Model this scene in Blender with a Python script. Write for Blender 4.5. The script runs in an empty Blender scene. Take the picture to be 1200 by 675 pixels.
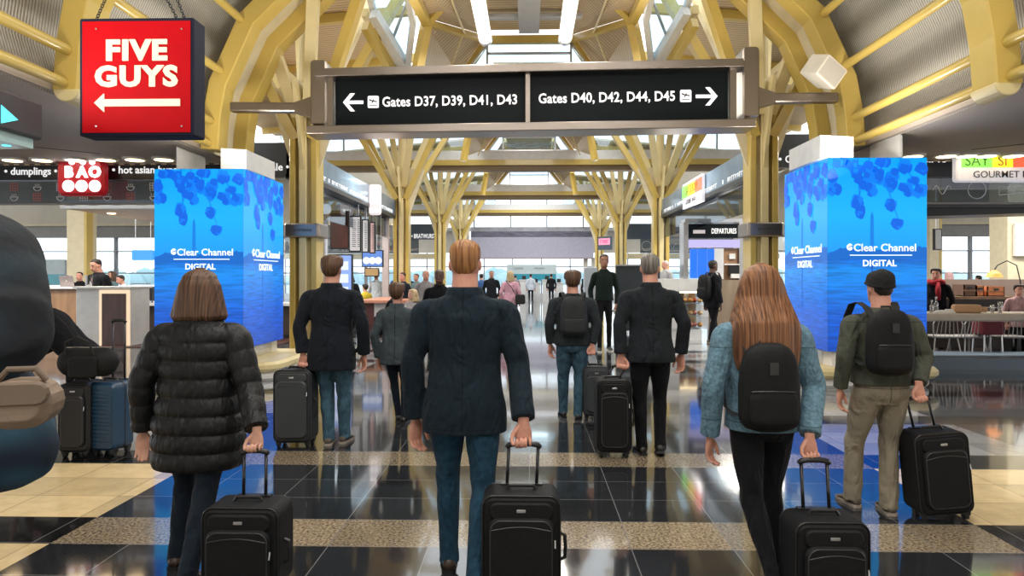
import bpy, math, random
from math import sin, cos, pi, radians, sqrt, atan2
from mathutils import Vector, Matrix
random.seed(7)
SC = bpy.context.scene
COL = SC.collection
V = Vector

# ------------------------------------------------------------------ camera
CAM_H = 1.6; F = 800.0; TH = math.atan(20/800.0)
RT = V((cos(TH), sin(TH), 0)); FW = V((-sin(TH), cos(TH), 0)); UP = V((0, 0, 1))
def ray(px, py):
    return FW + RT*((px-600)/F) + UP*((325-py)/F)
def at(px, py, Y):
    r = ray(px, py); t = Y/r.y
    return V((0, 0, CAM_H)) + r*t
def fl(px, py, z=0.0):
    r = ray(px, py); t = (z-CAM_H)/r.z
    return V((0, 0, CAM_H)) + r*t
cam_d = bpy.data.cameras.new('camera'); cam = bpy.data.objects.new('camera', cam_d); COL.objects.link(cam)
cam.location = (0, 0, CAM_H); cam.rotation_euler = (pi/2, 0, TH)
cam_d.sensor_width = 36; cam_d.lens = F/1200*36; cam_d.shift_y = -12.5/1200; cam_d.clip_start = .05; cam_d.clip_end = 1000
SC.camera = cam

# ------------------------------------------------------------------ materials
MATS = {}
def mat(name, col, rough=.5, metal=0, bump=None, emit=None, es=1, spec=.5, var=None, coat=0, sheen=0, alpha=None, trans=0, stretch=None, folds=None):
    """bump=(scale,strength) noise; var=(scale,amount) colour mottling; stretch=(x,y,z) scaling of the coordinates"""
    if name in MATS: return MATS[name]
    m = bpy.data.materials.new(name); m.use_nodes = True; nt = m.node_tree; N = nt.nodes; L = nt.links
    b = N['Principled BSDF']
    b.inputs['Base Color'].default_value = (*col, 1); b.inputs['Roughness'].default_value = rough
    b.inputs['Metallic'].default_value = metal; b.inputs['Specular IOR Level'].default_value = spec
    b.inputs['Coat Weight'].default_value = coat; b.inputs['Coat Roughness'].default_value = .05
    b.inputs['Sheen Weight'].default_value = sheen
    b.inputs['Transmission Weight'].default_value = trans
    if emit: b.inputs['Emission Color'].default_value = (*emit, 1); b.inputs['Emission Strength'].default_value = es
    tc = N.new('ShaderNodeTexCoord'); mp = N.new('ShaderNodeMapping'); L.new(tc.outputs['Object'], mp.inputs['Vector'])
    if stretch: mp.inputs['Scale'].default_value = stretch
    if bump:
        n = N.new('ShaderNodeTexNoise'); n.inputs['Scale'].default_value = bump[0]; n.inputs['Detail'].default_value = 4
        L.new(mp.outputs[0], n.inputs['Vector'])
        bp = N.new('ShaderNodeBump'); bp.inputs['Strength'].default_value = bump[1]; bp.inputs['Distance'].default_value = .02 if len(bump) < 3 else bump[2]
        L.new(n.outputs['Fac'], bp.inputs['Height']); L.new(bp.outputs[0], b.inputs['Normal'])
    if folds:      # soft drapery creases: (scale, distance)
        n3 = N.new('ShaderNodeTexNoise'); n3.inputs['Scale'].default_value = folds[0]; n3.inputs['Detail'].default_value = 2.5; n3.inputs['Distortion'].default_value = 1.4
        mp3 = N.new('ShaderNodeMapping'); mp3.inputs['Rotation'].default_value = (.3, .5, .2); mp3.inputs['Scale'].default_value = (1.5, 1.0, .55); L.new(tc.outputs['Object'], mp3.inputs['Vector']); L.new(mp3.outputs[0], n3.inputs['Vector'])
        b3 = N.new('ShaderNodeBump'); b3.inputs['Strength'].default_value = .8; b3.inputs['Distance'].default_value = folds[1]; L.new(n3.outputs['Fac'], b3.inputs['Height'])
        L.new(b3.outputs[0], bp.inputs['Normal'])
    if var or not bump:
        v = var or (6, .06)
        n = N.new('ShaderNodeTexNoise'); n.inputs['Scale'].default_value = v[0]; n.inputs['Detail'].default_value = 5
        L.new(mp.outputs[0], n.inputs['Vector'])
        r = N.new('ShaderNodeValToRGB'); a = v[1]
        r.color_ramp.elements[0].position = .3; r.color_ramp.elements[1].position = .7
        r.color_ramp.elements[0].color = (*[max(0, c*(1-a)) for c in col], 1); r.color_ramp.elements[1].color = (*[min(1, c*(1+a)) for c in col], 1)
        L.new(n.outputs['Fac'], r.inputs[0]); L.new(r.outputs[0], b.inputs['Base Color'])
    MATS[name] = m
    return m
def add_seams(m, lines, dark=.35):
    """stitched seams: (axis, value, half width, zmin, zmax) in object space, on the back half (y<0.02) only"""
    nt = m.node_tree; N = nt.nodes; L = nt.links; b = N['Principled BSDF']; tc = N.new('ShaderNodeTexCoord'); sp = N.new('ShaderNodeSeparateXYZ'); L.new(tc.outputs['Object'], sp.inputs[0])
    def M(op, a, b_):
        q = N.new('ShaderNodeMath'); q.operation = op
        for i, v in enumerate((a, b_)):
            if v is None: continue
            if isinstance(v, (int, float)): q.inputs[i].default_value = v
            else: L.new(v, q.inputs[i])
        return q.outputs[0]
    tot = None
    for ax, val, hw, z0, z1 in lines:
        d = M('ABSOLUTE', M('SUBTRACT', sp.outputs[ax], val), None); f = M('LESS_THAN', d, hw)
        f = M('MULTIPLY', f, M('MULTIPLY', M('GREATER_THAN', sp.outputs[2], z0), M('LESS_THAN', sp.outputs[2], z1)))
        f = M('MULTIPLY', f, M('LESS_THAN', sp.outputs[1], .02))
        tot = f if tot is None else M('MAXIMUM', tot, f)
    mx = N.new('ShaderNodeMix'); mx.data_type = 'RGBA'; src = b.inputs['Base Color'].links[0].from_socket; L.new(tot, mx.inputs[0]); L.new(src, mx.inputs[6])
    c = b.inputs['Base Color'].default_value; mx.inputs[7].default_value = (c[0]*dark, c[1]*dark, c[2]*dark, 1); L.new(mx.outputs[2], b.inputs['Base Color'])
    return m
def corrugated(name, col, period, axis='Y', rough=.6, depth=.01, strength=.6, dark=.6):
    m = mat(name, col, rough); nt = m.node_tree; N = nt.nodes; L = nt.links; b = N['Principled BSDF']
    tc = N.new('ShaderNodeTexCoord'); w = N.new('ShaderNodeTexWave'); w.bands_direction = axis
    w.inputs['Scale'].default_value = 2*pi/(20*period); w.wave_type = 'BANDS'
    L.new(tc.outputs['Object'], w.inputs['Vector'])
    bp = N.new('ShaderNodeBump'); bp.inputs['Strength'].default_value = strength; bp.inputs['Distance'].default_value = depth
    L.new(w.outputs['Fac'], bp.inputs['Height']); L.new(bp.outputs[0], b.inputs['Normal'])
    r = N.new('ShaderNodeValToRGB'); r.color_ramp.elements[0].position = 0; r.color_ramp.elements[1].position = .45
    r.color_ramp.elements[0].color = (*[c*dark for c in col], 1); r.color_ramp.elements[1].color = (*col, 1)
    L.new(w.outputs['Fac'], r.inputs[0]); L.new(r.outputs[0], b.inputs['Base Color'])
    return m
def glassmat(name, tint=(1, 1, 1), gloss=.12):
    if name in MATS: return MATS[name]
    m = bpy.data.materials.new(name); m.use_nodes = True; nt = m.node_tree; N = nt.nodes; L = nt.links
    N.remove(N['Principled BSDF']); out = N['Material Output']
    t = N.new('ShaderNodeBsdfTransparent'); t.inputs[0].default_value = (*tint, 1)
    g = N.new('ShaderNodeBsdfGlossy'); g.inputs['Roughness'].default_value = .03
    mx = N.new('ShaderNodeMixShader'); mx.inputs[0].default_value = gloss
    L.new(t.outputs[0], mx.inputs[1]); L.new(g.outputs[0], mx.inputs[2]); L.new(mx.outputs[0], out.inputs[0])
    MATS[name] = m
    return m
def emat(name, col, s=1):
    if name in MATS: return MATS[name]
    m = bpy.data.materials.new(name); m.use_nodes = True; b = m.node_tree.nodes['Principled BSDF']
    b.inputs['Base Color'].default_value = (*[c*.3 for c in col], 1); b.inputs['Emission Color'].default_value = (*col, 1)
    b.inputs['Emission Strength'].default_value = s; b.inputs['Roughness'].default_value = .3
    MATS[name] = m
    return m

YEL = mat('yellow_paint', (.57, .41, .10), .38, var=(3, .05), coat=.2)
YELP = mat('pale_yellow_paint', (.70, .58, .30), .42, var=(3, .04))
CREAM = mat('cream_panel', (.68, .60, .42), .55)
STEEL = mat('brushed_steel', (.30, .26, .23), .3, 1, bump=(60, .12), stretch=(.3, 1, 6))
SILVER = mat('satin_silver', (.62, .62, .64), .3, .9)
GREYP = mat('grey_paint', (.3, .3, .31), .5)
DKG = mat('dark_grey_paint', (.045, .047, .052), .45)
BLK = mat('black_plastic', (.012, .012, .013), .4)
BLKM = mat('black_matte', (.01, .01, .011), .75)
WHT = mat('white_laminate', (.78, .77, .75), .4)
WHTP = mat('white_panel', (.7, .7, .7), .4)
BEIGE = mat('beige_wall', (.62, .57, .48), .7, var=(1.5, .08))
TAUPE = mat('taupe_soffit', (.52, .44, .37), .7, var=(1.2, .06))
CORR = corrugated('corrugated_grey_metal', (.52, .49, .43), .045, 'Y', .5, .012, .7, .45)
CORRW = corrugated('slatted_tan_ceiling', (.56, .42, .25), .12, 'Y', .55, .012, .6, .6)
NAVY = mat('navy_fascia', (.05, .07, .1), .35, var=(2, .1))
SLATE = mat('slate_blue_fascia', (.15, .22, .30), .3, var=(2, .15), coat=.3)
WOODD = mat('dark_walnut', (.07, .025, .018), .35, var=(8, .4), stretch=(1, 1, .15))
WOODM = mat('brown_wood', (.30, .17, .09), .45, var=(6, .25), stretch=(1, 1, .2))
WOODL = mat('light_wood', (.66, .45, .26), .45, var=(6, .12), stretch=(.3, 1, 1))
TERRA = mat('terracotta_counter', (.6, .27, .18), .35, var=(4, .1))
WTXT = emat('white_letter_light', (1, .96, .93), 1.1)
WHITEL = emat('lamp_white', (1, .93, .8), 1.5)
WARML = emat('lamp_warm', (1, .72, .4), 5)
REDP = mat('red_sign_face', (.34, .001, .004), .6, emit=(.8, .0, .01), es=.14, spec=.12)
GLASS = glassmat('clear_glass', (.93, .97, 1), .08)
GLASSB = glassmat('blue_tinted_glass', (.78, .9, .97), .12)
SKIN = {
 'light': mat('skin_light', (.62, .34, .25), .5, bump=(140, .08), var=(18, .12)),
 'pink': mat('skin_pink', (.60, .29, .21), .5, bump=(140, .08), var=(18, .12)),
 'tan': mat('skin_tan', (.38, .19, .12), .5, var=(18, .12)),
 'dark': mat('skin_dark', (.10, .045, .028), .5, var=(18, .12)),
}

# ------------------------------------------------------------------ mesh builder
def frame_mat(d, ref):
    d = d.normalized(); r = ref - d*ref.dot(d)
    if r.length < 1e-4:
        ref = V((1, 0, 0)) if abs(d.x) < .9 else V((0, 1, 0)); r = ref - d*ref.dot(d)
    f = r.normalized(); l = f.cross(d)          # l: lateral, f: fore
    return l, f
class MB:
    def __init__(s): s.v = []; s.f = []; s.mi = []; s.cur = 0
    def add(s, vs, fs):
        o = len(s.v); s.v += [V(p) for p in vs]; s.f += [tuple(i+o for i in f) for f in fs]; s.mi += [s.cur]*len(fs)
        return s
    def box(s, a, b, M=None):
        x0, y0, z0 = a; x1, y1, z1 = b
        vs = [V(p) for p in ((x0, y0, z0), (x1, y0, z0), (x1, y1, z0), (x0, y1, z0), (x0, y0, z1), (x1, y0, z1), (x1, y1, z1), (x0, y1, z1))]
        if M: vs = [M @ p for p in vs]
        return s.add(vs, [(0, 3, 2, 1), (4, 5, 6, 7), (0, 1, 5, 4), (1, 2, 6, 5), (2, 3, 7, 6), (3, 0, 4, 7)])
    def rbox(s, a, b, r=.02, seg=3, M=None, axis='y'):
        """box whose corners are rounded seen along axis, with small chamfer on the two faces"""
        ax = 'xyz'.index(axis); i, j = [k for k in range(3) if k != ax]
        r = min(r, (b[i]-a[i])/2.01, (b[j]-a[j])/2.01); ch = min(r*.4, (b[ax]-a[ax])*.3)
        def ring(t, ins):
            out = []
            for (cx, cy, a0) in ((b[i]-r, b[j]-r, 0), (a[i]+r, b[j]-r, pi/2), (a[i]+r, a[j]+r, pi), (b[i]-r, a[j]+r, 1.5*pi)):
                for k in range(seg+1):
                    an = a0+k/seg*pi/2; p = [0, 0, 0]; p[i] = cx+(r-ins)*cos(an); p[j] = cy+(r-ins)*sin(an); p[ax] = t; out.append(V(p))
            return out
        rings = [ring(a[ax], ch), ring(a[ax]+ch, 0), ring(b[ax]-ch, 0), ring(b[ax], ch)]
        if M: rings = [[M @ p for p in q] for q in rings]
        return s.rings(rings)
    def rings(s, rings, cap=True, closed=True):
        n = len(rings[0]); vs = [p for r in rings for p in r]; fs = []
        for k in range(len(rings)-1):
            for i in range(n if closed else n-1):
                j = (i+1) % n; fs.append((k*n+i, k*n+j, (k+1)*n+j, (k+1)*n+i))
        if cap and closed:
            fs.append(tuple(range(n-1, -1, -1))); o = (len(rings)-1)*n; fs.append(tuple(o+i for i in range(n)))
        return s.add(vs, fs)
    def beam(s, p, q, w, h, ref=(0, 0, 1), ext=0):
        """box bar from p to q, w across, h along ref"""
        p = V(p); q = V(q); d = (q-p).normalized(); p = p-d*ext; q = q+d*ext
        l, f = frame_mat(d, V(ref)); rs = []
        for c in (p, q): rs.append([c+l*(a*w/2)+f*(b*h/2) for a, b in ((-1, -1), (1, -1), (1, 1), (-1, 1))])
        return s.rings(rs)
    def tube(s, pts, r, n=10, ref=(0, .31, .95), cap=True):
        pts = [V(p) for p in pts]; rs = []; m = len(pts)
        for k, c in enumerate(pts):
            d = (pts[min(k+1, m-1)]-pts[max(k-1, 0)])
            l, f = frame_mat(d, V(ref)); rr = r[k] if isinstance(r, (list, tuple)) else r
            if not isinstance(rr, (list, tuple)): rr = (rr, rr)
            rs.append([c+l*(cos(2*pi*i/n)*rr[0])+f*(sin(2*pi*i/n)*rr[1]) for i in range(n)])
        return s.rings(rs, cap)
    def sph(s, c, r, n=12, m=8):
        if not isinstance(r, (list, tuple)): r = (r, r, r)
        c = V(c); rs = []
        for k in range(m+1):
            t = pi*(k+.02)/(m+.04); rs.append([c+V((r[0]*sin(t)*cos(2*pi*i/n), r[1]*sin(t)*sin(2*pi*i/n), -r[2]*cos(t))) for i in range(n)])
        return s.rings(rs)
    def disc(s, c, r, nrm=(0, -1, 0), t=.004, n=20):
        c = V(c); d = V(nrm).normalized()
        return s.tube([c, c+d*t], r, n)
    def prism(s, poly, off):
        """poly: planar list of 3D points, extruded by vector off"""
        off = V(off); a = [V(p) for p in poly]; return s.rings([a, [p+off for p in a]])
    def lathe(s, c, prof, n=20):
        c = V(c); return s.rings([[c+V((r*cos(2*pi*i/n), r*sin(2*pi*i/n), z)) for i in range(n)] for r, z in prof])
    def build(s, name, m, parent=None, smooth=False, mods=None, world=True, auto=None):
        me = bpy.data.meshes.new(name)
        off = V((0, 0, 0))
        if parent is not None and world:
            p = parent
            while p is not None: off += V(p.location); p = p.parent
        me.from_pydata([tuple(p-off) for p in s.v], [], s.f)
        ms = m if isinstance(m, (list, tuple)) else [m]
        for x in ms: me.materials.append(x)
        if len(ms) > 1: me.polygons.foreach_set('material_index', s.mi)
        fix_normals(me)
        if smooth: me.polygons.foreach_set('use_smooth', [True]*len(me.polygons))
        me.update()
        o = bpy.data.objects.new(name, me); COL.objects.link(o)
        if parent is not None: o.parent = parent
        if auto is not None:
            e = o.modifiers.new('edges', 'EDGE_SPLIT'); e.split_angle = radians(auto)
        for k in (mods or []): k(o)
        return o
import bmesh
def fix_normals(me):
    bm = bmesh.new(); bm.from_mesh(me); bmesh.ops.recalc_face_normals(bm, faces=bm.faces); bm.to_mesh(me); bm.free()
def remesh(vox, smooth=3, disp=None):
    def f(o):
        m = o.modifiers.new('remesh', 'REMESH'); m.mode = 'VOXEL'; m.voxel_size = vox; m.use_smooth_shade = True
        if smooth:
            k = o.modifiers.new('smooth', 'SMOOTH'); k.factor = .5; k.iterations = smooth
        if disp:
            t = bpy.data.textures.new('clouds', 'CLOUDS'); t.noise_scale = disp[0]; t.noise_depth = 2
            d = o.modifiers.new('folds', 'DISPLACE'); d.texture = t; d.strength = disp[1]; d.mid_level = .5
            d.texture_coords = 'LOCAL'
    return f
def bevel(w, seg=2):
    def f(o):
        m = o.modifiers.new('bevel', 'BEVEL'); m.width = w; m.segments = seg; m.limit_method = 'ANGLE'
    return f
def subsurf(n=1):
    def f(o):
        m = o.modifiers.new('sub', 'SUBSURF'); m.levels = n; m.render_levels = n
    return f

def tag(o, label, cat, group=None, kind=None):
    o['label'] = label; o['category'] = cat
    if group: o['group'] = group
    if kind: o['kind'] = kind
    return o
def thing(name, label, cat, loc=(0, 0, 0), rz=0, group=None):
    o = bpy.data.objects.new(name, None); COL.objects.link(o); o.location = loc; o.rotation_euler = (0, 0, rz)
    o.empty_display_size = .2
    return tag(o, label, cat, group)
def struct(name, mb, m, smooth=False, mods=None, auto=None):
    o = mb.build(name, m, None, smooth, mods, auto=auto); o['kind'] = 'structure'; return o
def solo(name, mb, m, label, cat, group=None, kind=None, **k):
    o = mb.build(name, m, None, **k); return tag(o, label, cat, group, kind)

def text(name, s, size, m, parent, M, align='CENTER', bold=0.0, ext=.004, sx=1.0, world=True, sp=1.0):
    """lettering mesh; M places text plane (x right, y up, z towards the reader)"""
    c = bpy.data.curves.new('t', 'FONT'); c.body = s; c.size = size; c.align_x = align; c.align_y = 'CENTER'
    c.offset = bold; c.extrude = ext; c.resolution_u = 3; c.space_character = sp
    t = bpy.data.objects.new('t', c); COL.objects.link(t)
    bpy.context.view_layer.update()
    dg = bpy.context.evaluated_depsgraph_get(); me = bpy.data.meshes.new_from_object(t.evaluated_get(dg))
    bpy.data.objects.remove(t)
    me.transform(M @ Matrix.Diagonal((sx, 1, 1, 1)))
    if parent is not None and world:
        off = V((0, 0, 0)); p = parent
        while p is not None: off += V(p.location); p = p.parent
        me.transform(Matrix.Translation(-off))
    me.materials.clear(); me.materials.append(m); me.name = name
    o = bpy.data.objects.new(name, me); COL.objects.link(o)
    if parent is not None: o.parent = parent
    return o
def plane_M(org, xdir, ydir):
    x = V(xdir).normalized(); y = V(ydir); y = (y-x*y.dot(x)).normalized(); z = x.cross(y)
    M = Matrix((x, y, z)).transposed().to_4x4(); M.translation = V(org); return M
def facing(org, ang=0):          # text readable from -Y side, rotated by ang around its own normal
    return plane_M(org, (cos(ang), 0, sin(ang)), (-sin(ang), 0, cos(ang)))

def marks(name, m, parent, M, w, h, n, seed=1, world=True):
    """a row of small strokes: lettering too small to read"""
    rnd = random.Random(seed); mb = MB(); x = -w/2; cw = w/n
    for i in range(n):
        if rnd.random() < .86:
            k = rnd.uniform(.75, 1)*h; mb.box((x+cw*.12, -k/2, 0), (x+cw*rnd.uniform(.3, .45), k/2, .004), M); mb.box((x+cw*.12, k/2-h*.2, 0), (x+cw*.82, k/2, .004), M)
            if rnd.random() < .6: mb.box((x+cw*.6, -k/2, 0), (x+cw*.8, k/2, .004), M)
        x += cw
    return mb.build(name, m, parent, world=world)
def vnoise(x, seed=0):
    i = math.floor(x); f = x-i; f = f*f*(3-2*f)
    def h(k): return (math.sin(k*127.1+seed*311.7)*43758.5453) % 1.0
    return h(i)*(1-f)+h(i+1)*f
# ------------------------------------------------------------------ floor
def floor_mat(name, col, speck=None, rough=.09, joint=(.2, .2, .2), per=(.6, .44), off=(0.0, 4.04)):
    m = bpy.data.materials.new(name); m.use_nodes = True; nt = m.node_tree; N = nt.nodes; L = nt.links; b = N['Principled BSDF']
    tc = N.new('ShaderNodeTexCoord'); sep = N.new('ShaderNodeSeparateXYZ'); L.new(tc.outputs['Object'], sep.inputs[0])
    n = N.new('ShaderNodeTexNoise'); n.inputs['Scale'].default_value = 55 if speck else 4; n.inputs['Detail'].default_value = 6; n.inputs['Roughness'].default_value = .7
    L.new(tc.outputs['Object'], n.inputs['Vector'])
    r = N.new('ShaderNodeValToRGB'); L.new(n.outputs['Fac'], r.inputs[0])
    e = r.color_ramp.elements
    if speck: e[0].position = .42; e[1].position = .58; e[0].color = (*speck, 1); e[1].color = (*col, 1)
    else: e[0].position = .3; e[1].position = .75; e[0].color = (*[c*.8 for c in col], 1); e[1].color = (*[c*1.15 for c in col], 1)
    # per-tile tone
    w = N.new('ShaderNodeTexWhiteNoise'); w.noise_dimensions = '2D'
    fx = []
    for k, (p, o) in enumerate(zip(per, off)):
        a = N.new('ShaderNodeMath'); a.operation = 'SUBTRACT'; L.new(sep.outputs[k], a.inputs[0]); a.inputs[1].default_value = o
        d = N.new('ShaderNodeMath'); d.operation = 'DIVIDE'; L.new(a.outputs[0], d.inputs[0]); d.inputs[1].default_value = p
        f = N.new('ShaderNodeMath'); f.operation = 'FLOOR'; L.new(d.outputs[0], f.inputs[0])
        q = N.new('ShaderNodeMath'); q.operation = 'FRACT'; L.new(d.outputs[0], q.inputs[0])
        g = N.new('ShaderNodeMath'); g.operation = 'LESS_THAN'; L.new(q.outputs[0], g.inputs[0]); g.inputs[1].default_value = .006/p
        fx.append((f, g))
    cb = N.new('ShaderNodeCombineXYZ'); L.new(fx[0][0].outputs[0], cb.inputs[0]); L.new(fx[1][0].outputs[0], cb.inputs[1]); L.new(cb.outputs[0], w.inputs['Vector'])
    mr = N.new('ShaderNodeMapRange'); mr.inputs['To Min'].default_value = .78; mr.inputs['To Max'].default_value = 1.25; L.new(w.outputs['Value'], mr.inputs[0])
    vm = N.new('ShaderNodeVectorMath'); vm.operation = 'SCALE'; L.new(r.outputs[0], vm.inputs[0]); L.new(mr.outputs[0], vm.inputs['Scale'])
    mx = N.new('ShaderNodeMath'); mx.operation = 'MAXIMUM'; L.new(fx[0][1].outputs[0], mx.inputs[0]); L.new(fx[1][1].outputs[0], mx.inputs[1])
    mix = N.new('ShaderNodeMix'); mix.data_type = 'RGBA'; L.new(mx.outputs[0], mix.inputs[0]); L.new(vm.outputs[0], mix.inputs[6]); mix.inputs[7].default_value = (*joint, 1)
    L.new(mix.outputs[2], b.inputs['Base Color'])
    b.inputs['Roughness'].default_value = rough; b.inputs['Specular IOR Level'].default_value = .62
    b.inputs['Coat Weight'].default_value = .35; b.inputs['Coat Roughness'].default_value = .04
    # faint waviness of the polished tiles
    n2 = N.new('ShaderNodeTexNoise'); n2.inputs['Scale'].default_value = 2.2; n2.inputs['Detail'].default_value = 2; L.new(tc.outputs['Object'], n2.inputs['Vector'])
    bp = N.new('ShaderNodeBump'); bp.inputs['Strength'].default_value = .12; bp.inputs['Distance'].default_value = .01; L.new(n2.outputs['Fac'], bp.inputs['Height']); L.new(bp.outputs[0], b.inputs['Normal'])
    return m
FM = [floor_mat('floor_dark_slate', (.022, .024, .028)),
      floor_mat('floor_granite', (.36, .29, .195), speck=(.10, .075, .05), rough=.14),
      floor_mat('floor_cream', (.80, .62, .34), rough=.12, joint=(.3, .2, .1)),
      floor_mat('floor_black', (.008, .008, .009)),
      floor_mat('floor_mid_grey', (.09, .095, .105)),
      floor_mat('floor_light_grey', (.34, .35, .37))]
fm = MB()
def frow(y0, y1, segs):
    for x0, x1, k in segs:
        fm.cur = k; fm.add([(x0, y0, 0), (x1, y0, 0), (x1, y1, 0), (x0, y1, 0)], [(0, 1, 2, 3)])
FX = 22
y = 4.03-1.75*4
while y < 50:
    g1 = y+.45; nx = y+1.75
    far = y > 12.5
    A = (-FX, -4.6), (-4.6, -2.88), (-2.88, 2.88), (2.88, 4.6), (4.6, FX)
    if not far:
        kinds_g = (3, 3, 1, 3, 3) if y < 6 else (3, 3, 4, 3, 3); kinds_d = (4, 2, 0, 2, 4) if g1 < 6.2 else (4, 5, 0, 5, 4)  # farther rows turn grey to put bluish-white reflections into the tile colour
        frow(y, g1, [(a, b, k) for (a, b), k in zip(A, kinds_g)])
        frow(g1, nx, [(a, b, k) for (a, b), k in zip(A, kinds_d)])
    else:
        frow(y, g1, [(a, b, k) for (a, b), k in zip(A, (0, 0, 4, 0, 0))])
        frow(g1, nx, [(a, b, k) for (a, b), k in zip(A, (4, 5, 0 if int(y/1.75) % 2 else 4, 5, 4))])
    y = nx
for v in fm.v: v.y = min(v.y, 50.0)
struct('floor', fm, FM)
gr = MB().add([(-200, 50, -.06), (200, 50, -.06), (200, 300, -.06), (-200, 300, -.06)], [(0, 1, 2, 3)])
gr.add([(-200, -3, -.06), (-FX, -3, -.06), (-FX, 50, -.06), (-200, 50, -.06)], [(0, 1, 2, 3)])
gr.add([(FX, -3, -.06), (200, -3, -.06), (200, 50, -.06), (FX, 50, -.06)], [(0, 1, 2, 3)])
struct('ground', gr, mat('apron_concrete', (.5, .5, .5), .8))

# ------------------------------------------------------------------ vaults over the near hall
PROF = [(5.24, 3.66), (5.2, 4.2), (5.1, 4.75), (4.62, 5.8), (3.55, 6.85), (1.9, 7.65)]
def vault(sg, name):
    mb = MB(); o = [(x+.32, z+(.02 if k < 2 else .18)) for k, (x, z) in enumerate(PROF)]
    o[0] = (5.36, 3.66)
    r = []
    for Y in (-7, 12.3):
        r.append([V((sg*x, Y, z)) for x, z in o])
    mb.rings(r, closed=False, cap=False)
    r2 = [[p+V((sg*.12, 0, .08)) for p in q] for q in r]; mb.rings(r2, closed=False, cap=False)
    struct(name, mb, CORR)
vault(-1, 'ceiling_left_vault'); vault(1, 'ceiling_right_vault')
def arch_poly(sg, Y, w, d, prof=PROF, inner=0):
    """box-section polygonal arch; profile line is the outer side, w measured inward"""
    mb = MB(); n = len(prof); rs = []
    for k, (x, z) in enumerate(prof):
        a = V((prof[max(k-1, 0)])); b = V((prof[min(k+1, n-1)])); t = (b-a).normalized(); nn = V((-abs(t.y), t.x))  # towards hall centre
        nn = V((-t.y, t.x)); nn = nn if nn.x < 0 else -nn
        p = V((x, z))-nn*0.02; q = V((x, z))+nn*w
        rs.append([V((sg*p.x, Y-d/2, p.y)), V((sg*q.x, Y-d/2, q.y)), V((sg*q.x, Y+d/2, q.y)), V((sg*p.x, Y+d/2, p.y))])
    return mb.rings(rs)
def arch(sg, Y, w, d, label, rounded=False, group=None):
    t = thing('arch_rib', label, 'roof arch', (sg*5.2, Y, 3.66), group=group)
    prof = list(PROF)
    mb = arch_poly(sg, Y, w, d, prof)
    o = mb.build('rib', YEL, t, mods=[bevel(.015, 1)])
    if rounded:
        e = MB(); c = V((sg*5.12, Y, 3.66)); rs = []
        n = 12; poly = []
        for i in range(n+1):
            a = pi+pi*i/n; poly.append(V((sg*(5.22-w/2+.01)+cos(a)*(w/2+.015), Y-d/2-.004, 3.68+sin(a)*(w/2+.015))))
        e.prism(poly, (0, d+.008, 0)); e.build('rounded_foot', YELP, t, mods=[bevel(.02, 2)])
    return t
names = {-1: 'left', 1: 'right'}
for sg in (-1, 1):
    arch(sg, 7.6, .26, .42, 'yellow roof arch with a rounded foot, %s' % ('behind the red hanging sign' if sg < 0 else 'in the top right corner'), True)
    arch(sg, 3.6, .26, .42, 'yellow roof arch nearest the camera on the %s side, above the frame' % names[sg], True)
    a = arch(sg, 10.95, .27, .34, 'front yellow arch of the pair that carries the %s arm of the gate sign' % names[sg])
    a = arch(sg, 11.95, .30, .34, 'rear yellow arch of the pair behind the %s arm of the gate sign' % names[sg])
    # infill panel between the two arches + clips
    pb = MB(); r = []
    for Y in (11.1, 11.8): r.append([V((sg*(x-.06), Y, z-.03)) for x, z in PROF])
    pb.rings(r, closed=False, cap=False); rr = [[p+V((sg*.05, 0, .03)) for p in q] for q in r]; pb.rings(rr, closed=False, cap=False)
    pb.build('infill_panel', CREAM, a)
TP = [(4.60, 5.72), (4.93, 4.9), (5.08, 4.1), (5.12, 3.74)]
words = ['topmost', 'second from the top', 'third from the top', 'lowest']
for sg in (-1, 1):
    for k, (x, z) in enumerate(TP):
        for y0, y1, w in ((7.75, 10.85, 'beyond the rounded arch'), (3.75, 7.45, 'before the rounded arch')):
            if y0 < 7 and (k == 0): continue
            mb = MB(); r = .062
            mb.tube([(sg*x, y0, z), (sg*x, y0+.04, z), (sg*x, y1-.1, z), (sg*x, y1, z)], [r*.7, r, r, r*.8], 14)
            solo('roof_tube', mb, YEL, 'yellow roof tube on the %s vault %s, %s' % (names[sg], w, words[k]), 'roof tube', 'tubes along the %s vault' % names[sg], smooth=True, auto=50)
# soffits over the side shops
for sg in (-1, 1):
    mb = MB().box((min(sg*5.3, sg*22), -7, 3.68), (max(sg*5.3, sg*22), 12.3, 3.9)) if sg > 0 else MB().box((-22, -7, 3.68), (-5.3, 12.3, 3.9))
    struct('ceiling_%s_soffit' % names[sg], mb, TAUPE)
    g = MB()
    g.beam((sg*7.2, 11.3, 3.676), (sg*9.5, 9.2, 3.676), .02, .006); g.beam((sg*9.5, 9.2, 3.676), (sg*20, 9.2, 3.676), .02, .006)
    g.beam((sg*9.4, 8.6, 3.676), (sg*9.9, 8.55, 3.676), .02, .006)
    struct('trim_%d' % (1 if sg < 0 else 2), g, mat('soffit_joint_dark', (.05, .04, .035), .8))  # dark joint lines along the soffit

struct('wall_back_blocker', MB().box((-22, -7.3, 0), (22, -7, 7.9)), BEIGE)  # unseen wall added behind the camera to cut the light from there
struct('ceiling_near', MB().box((-2.1, -7, 7.62), (2.1, 8.6, 7.75)), CORRW)  # unseen roof closure, added with the back wall to hold back sky light
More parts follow.
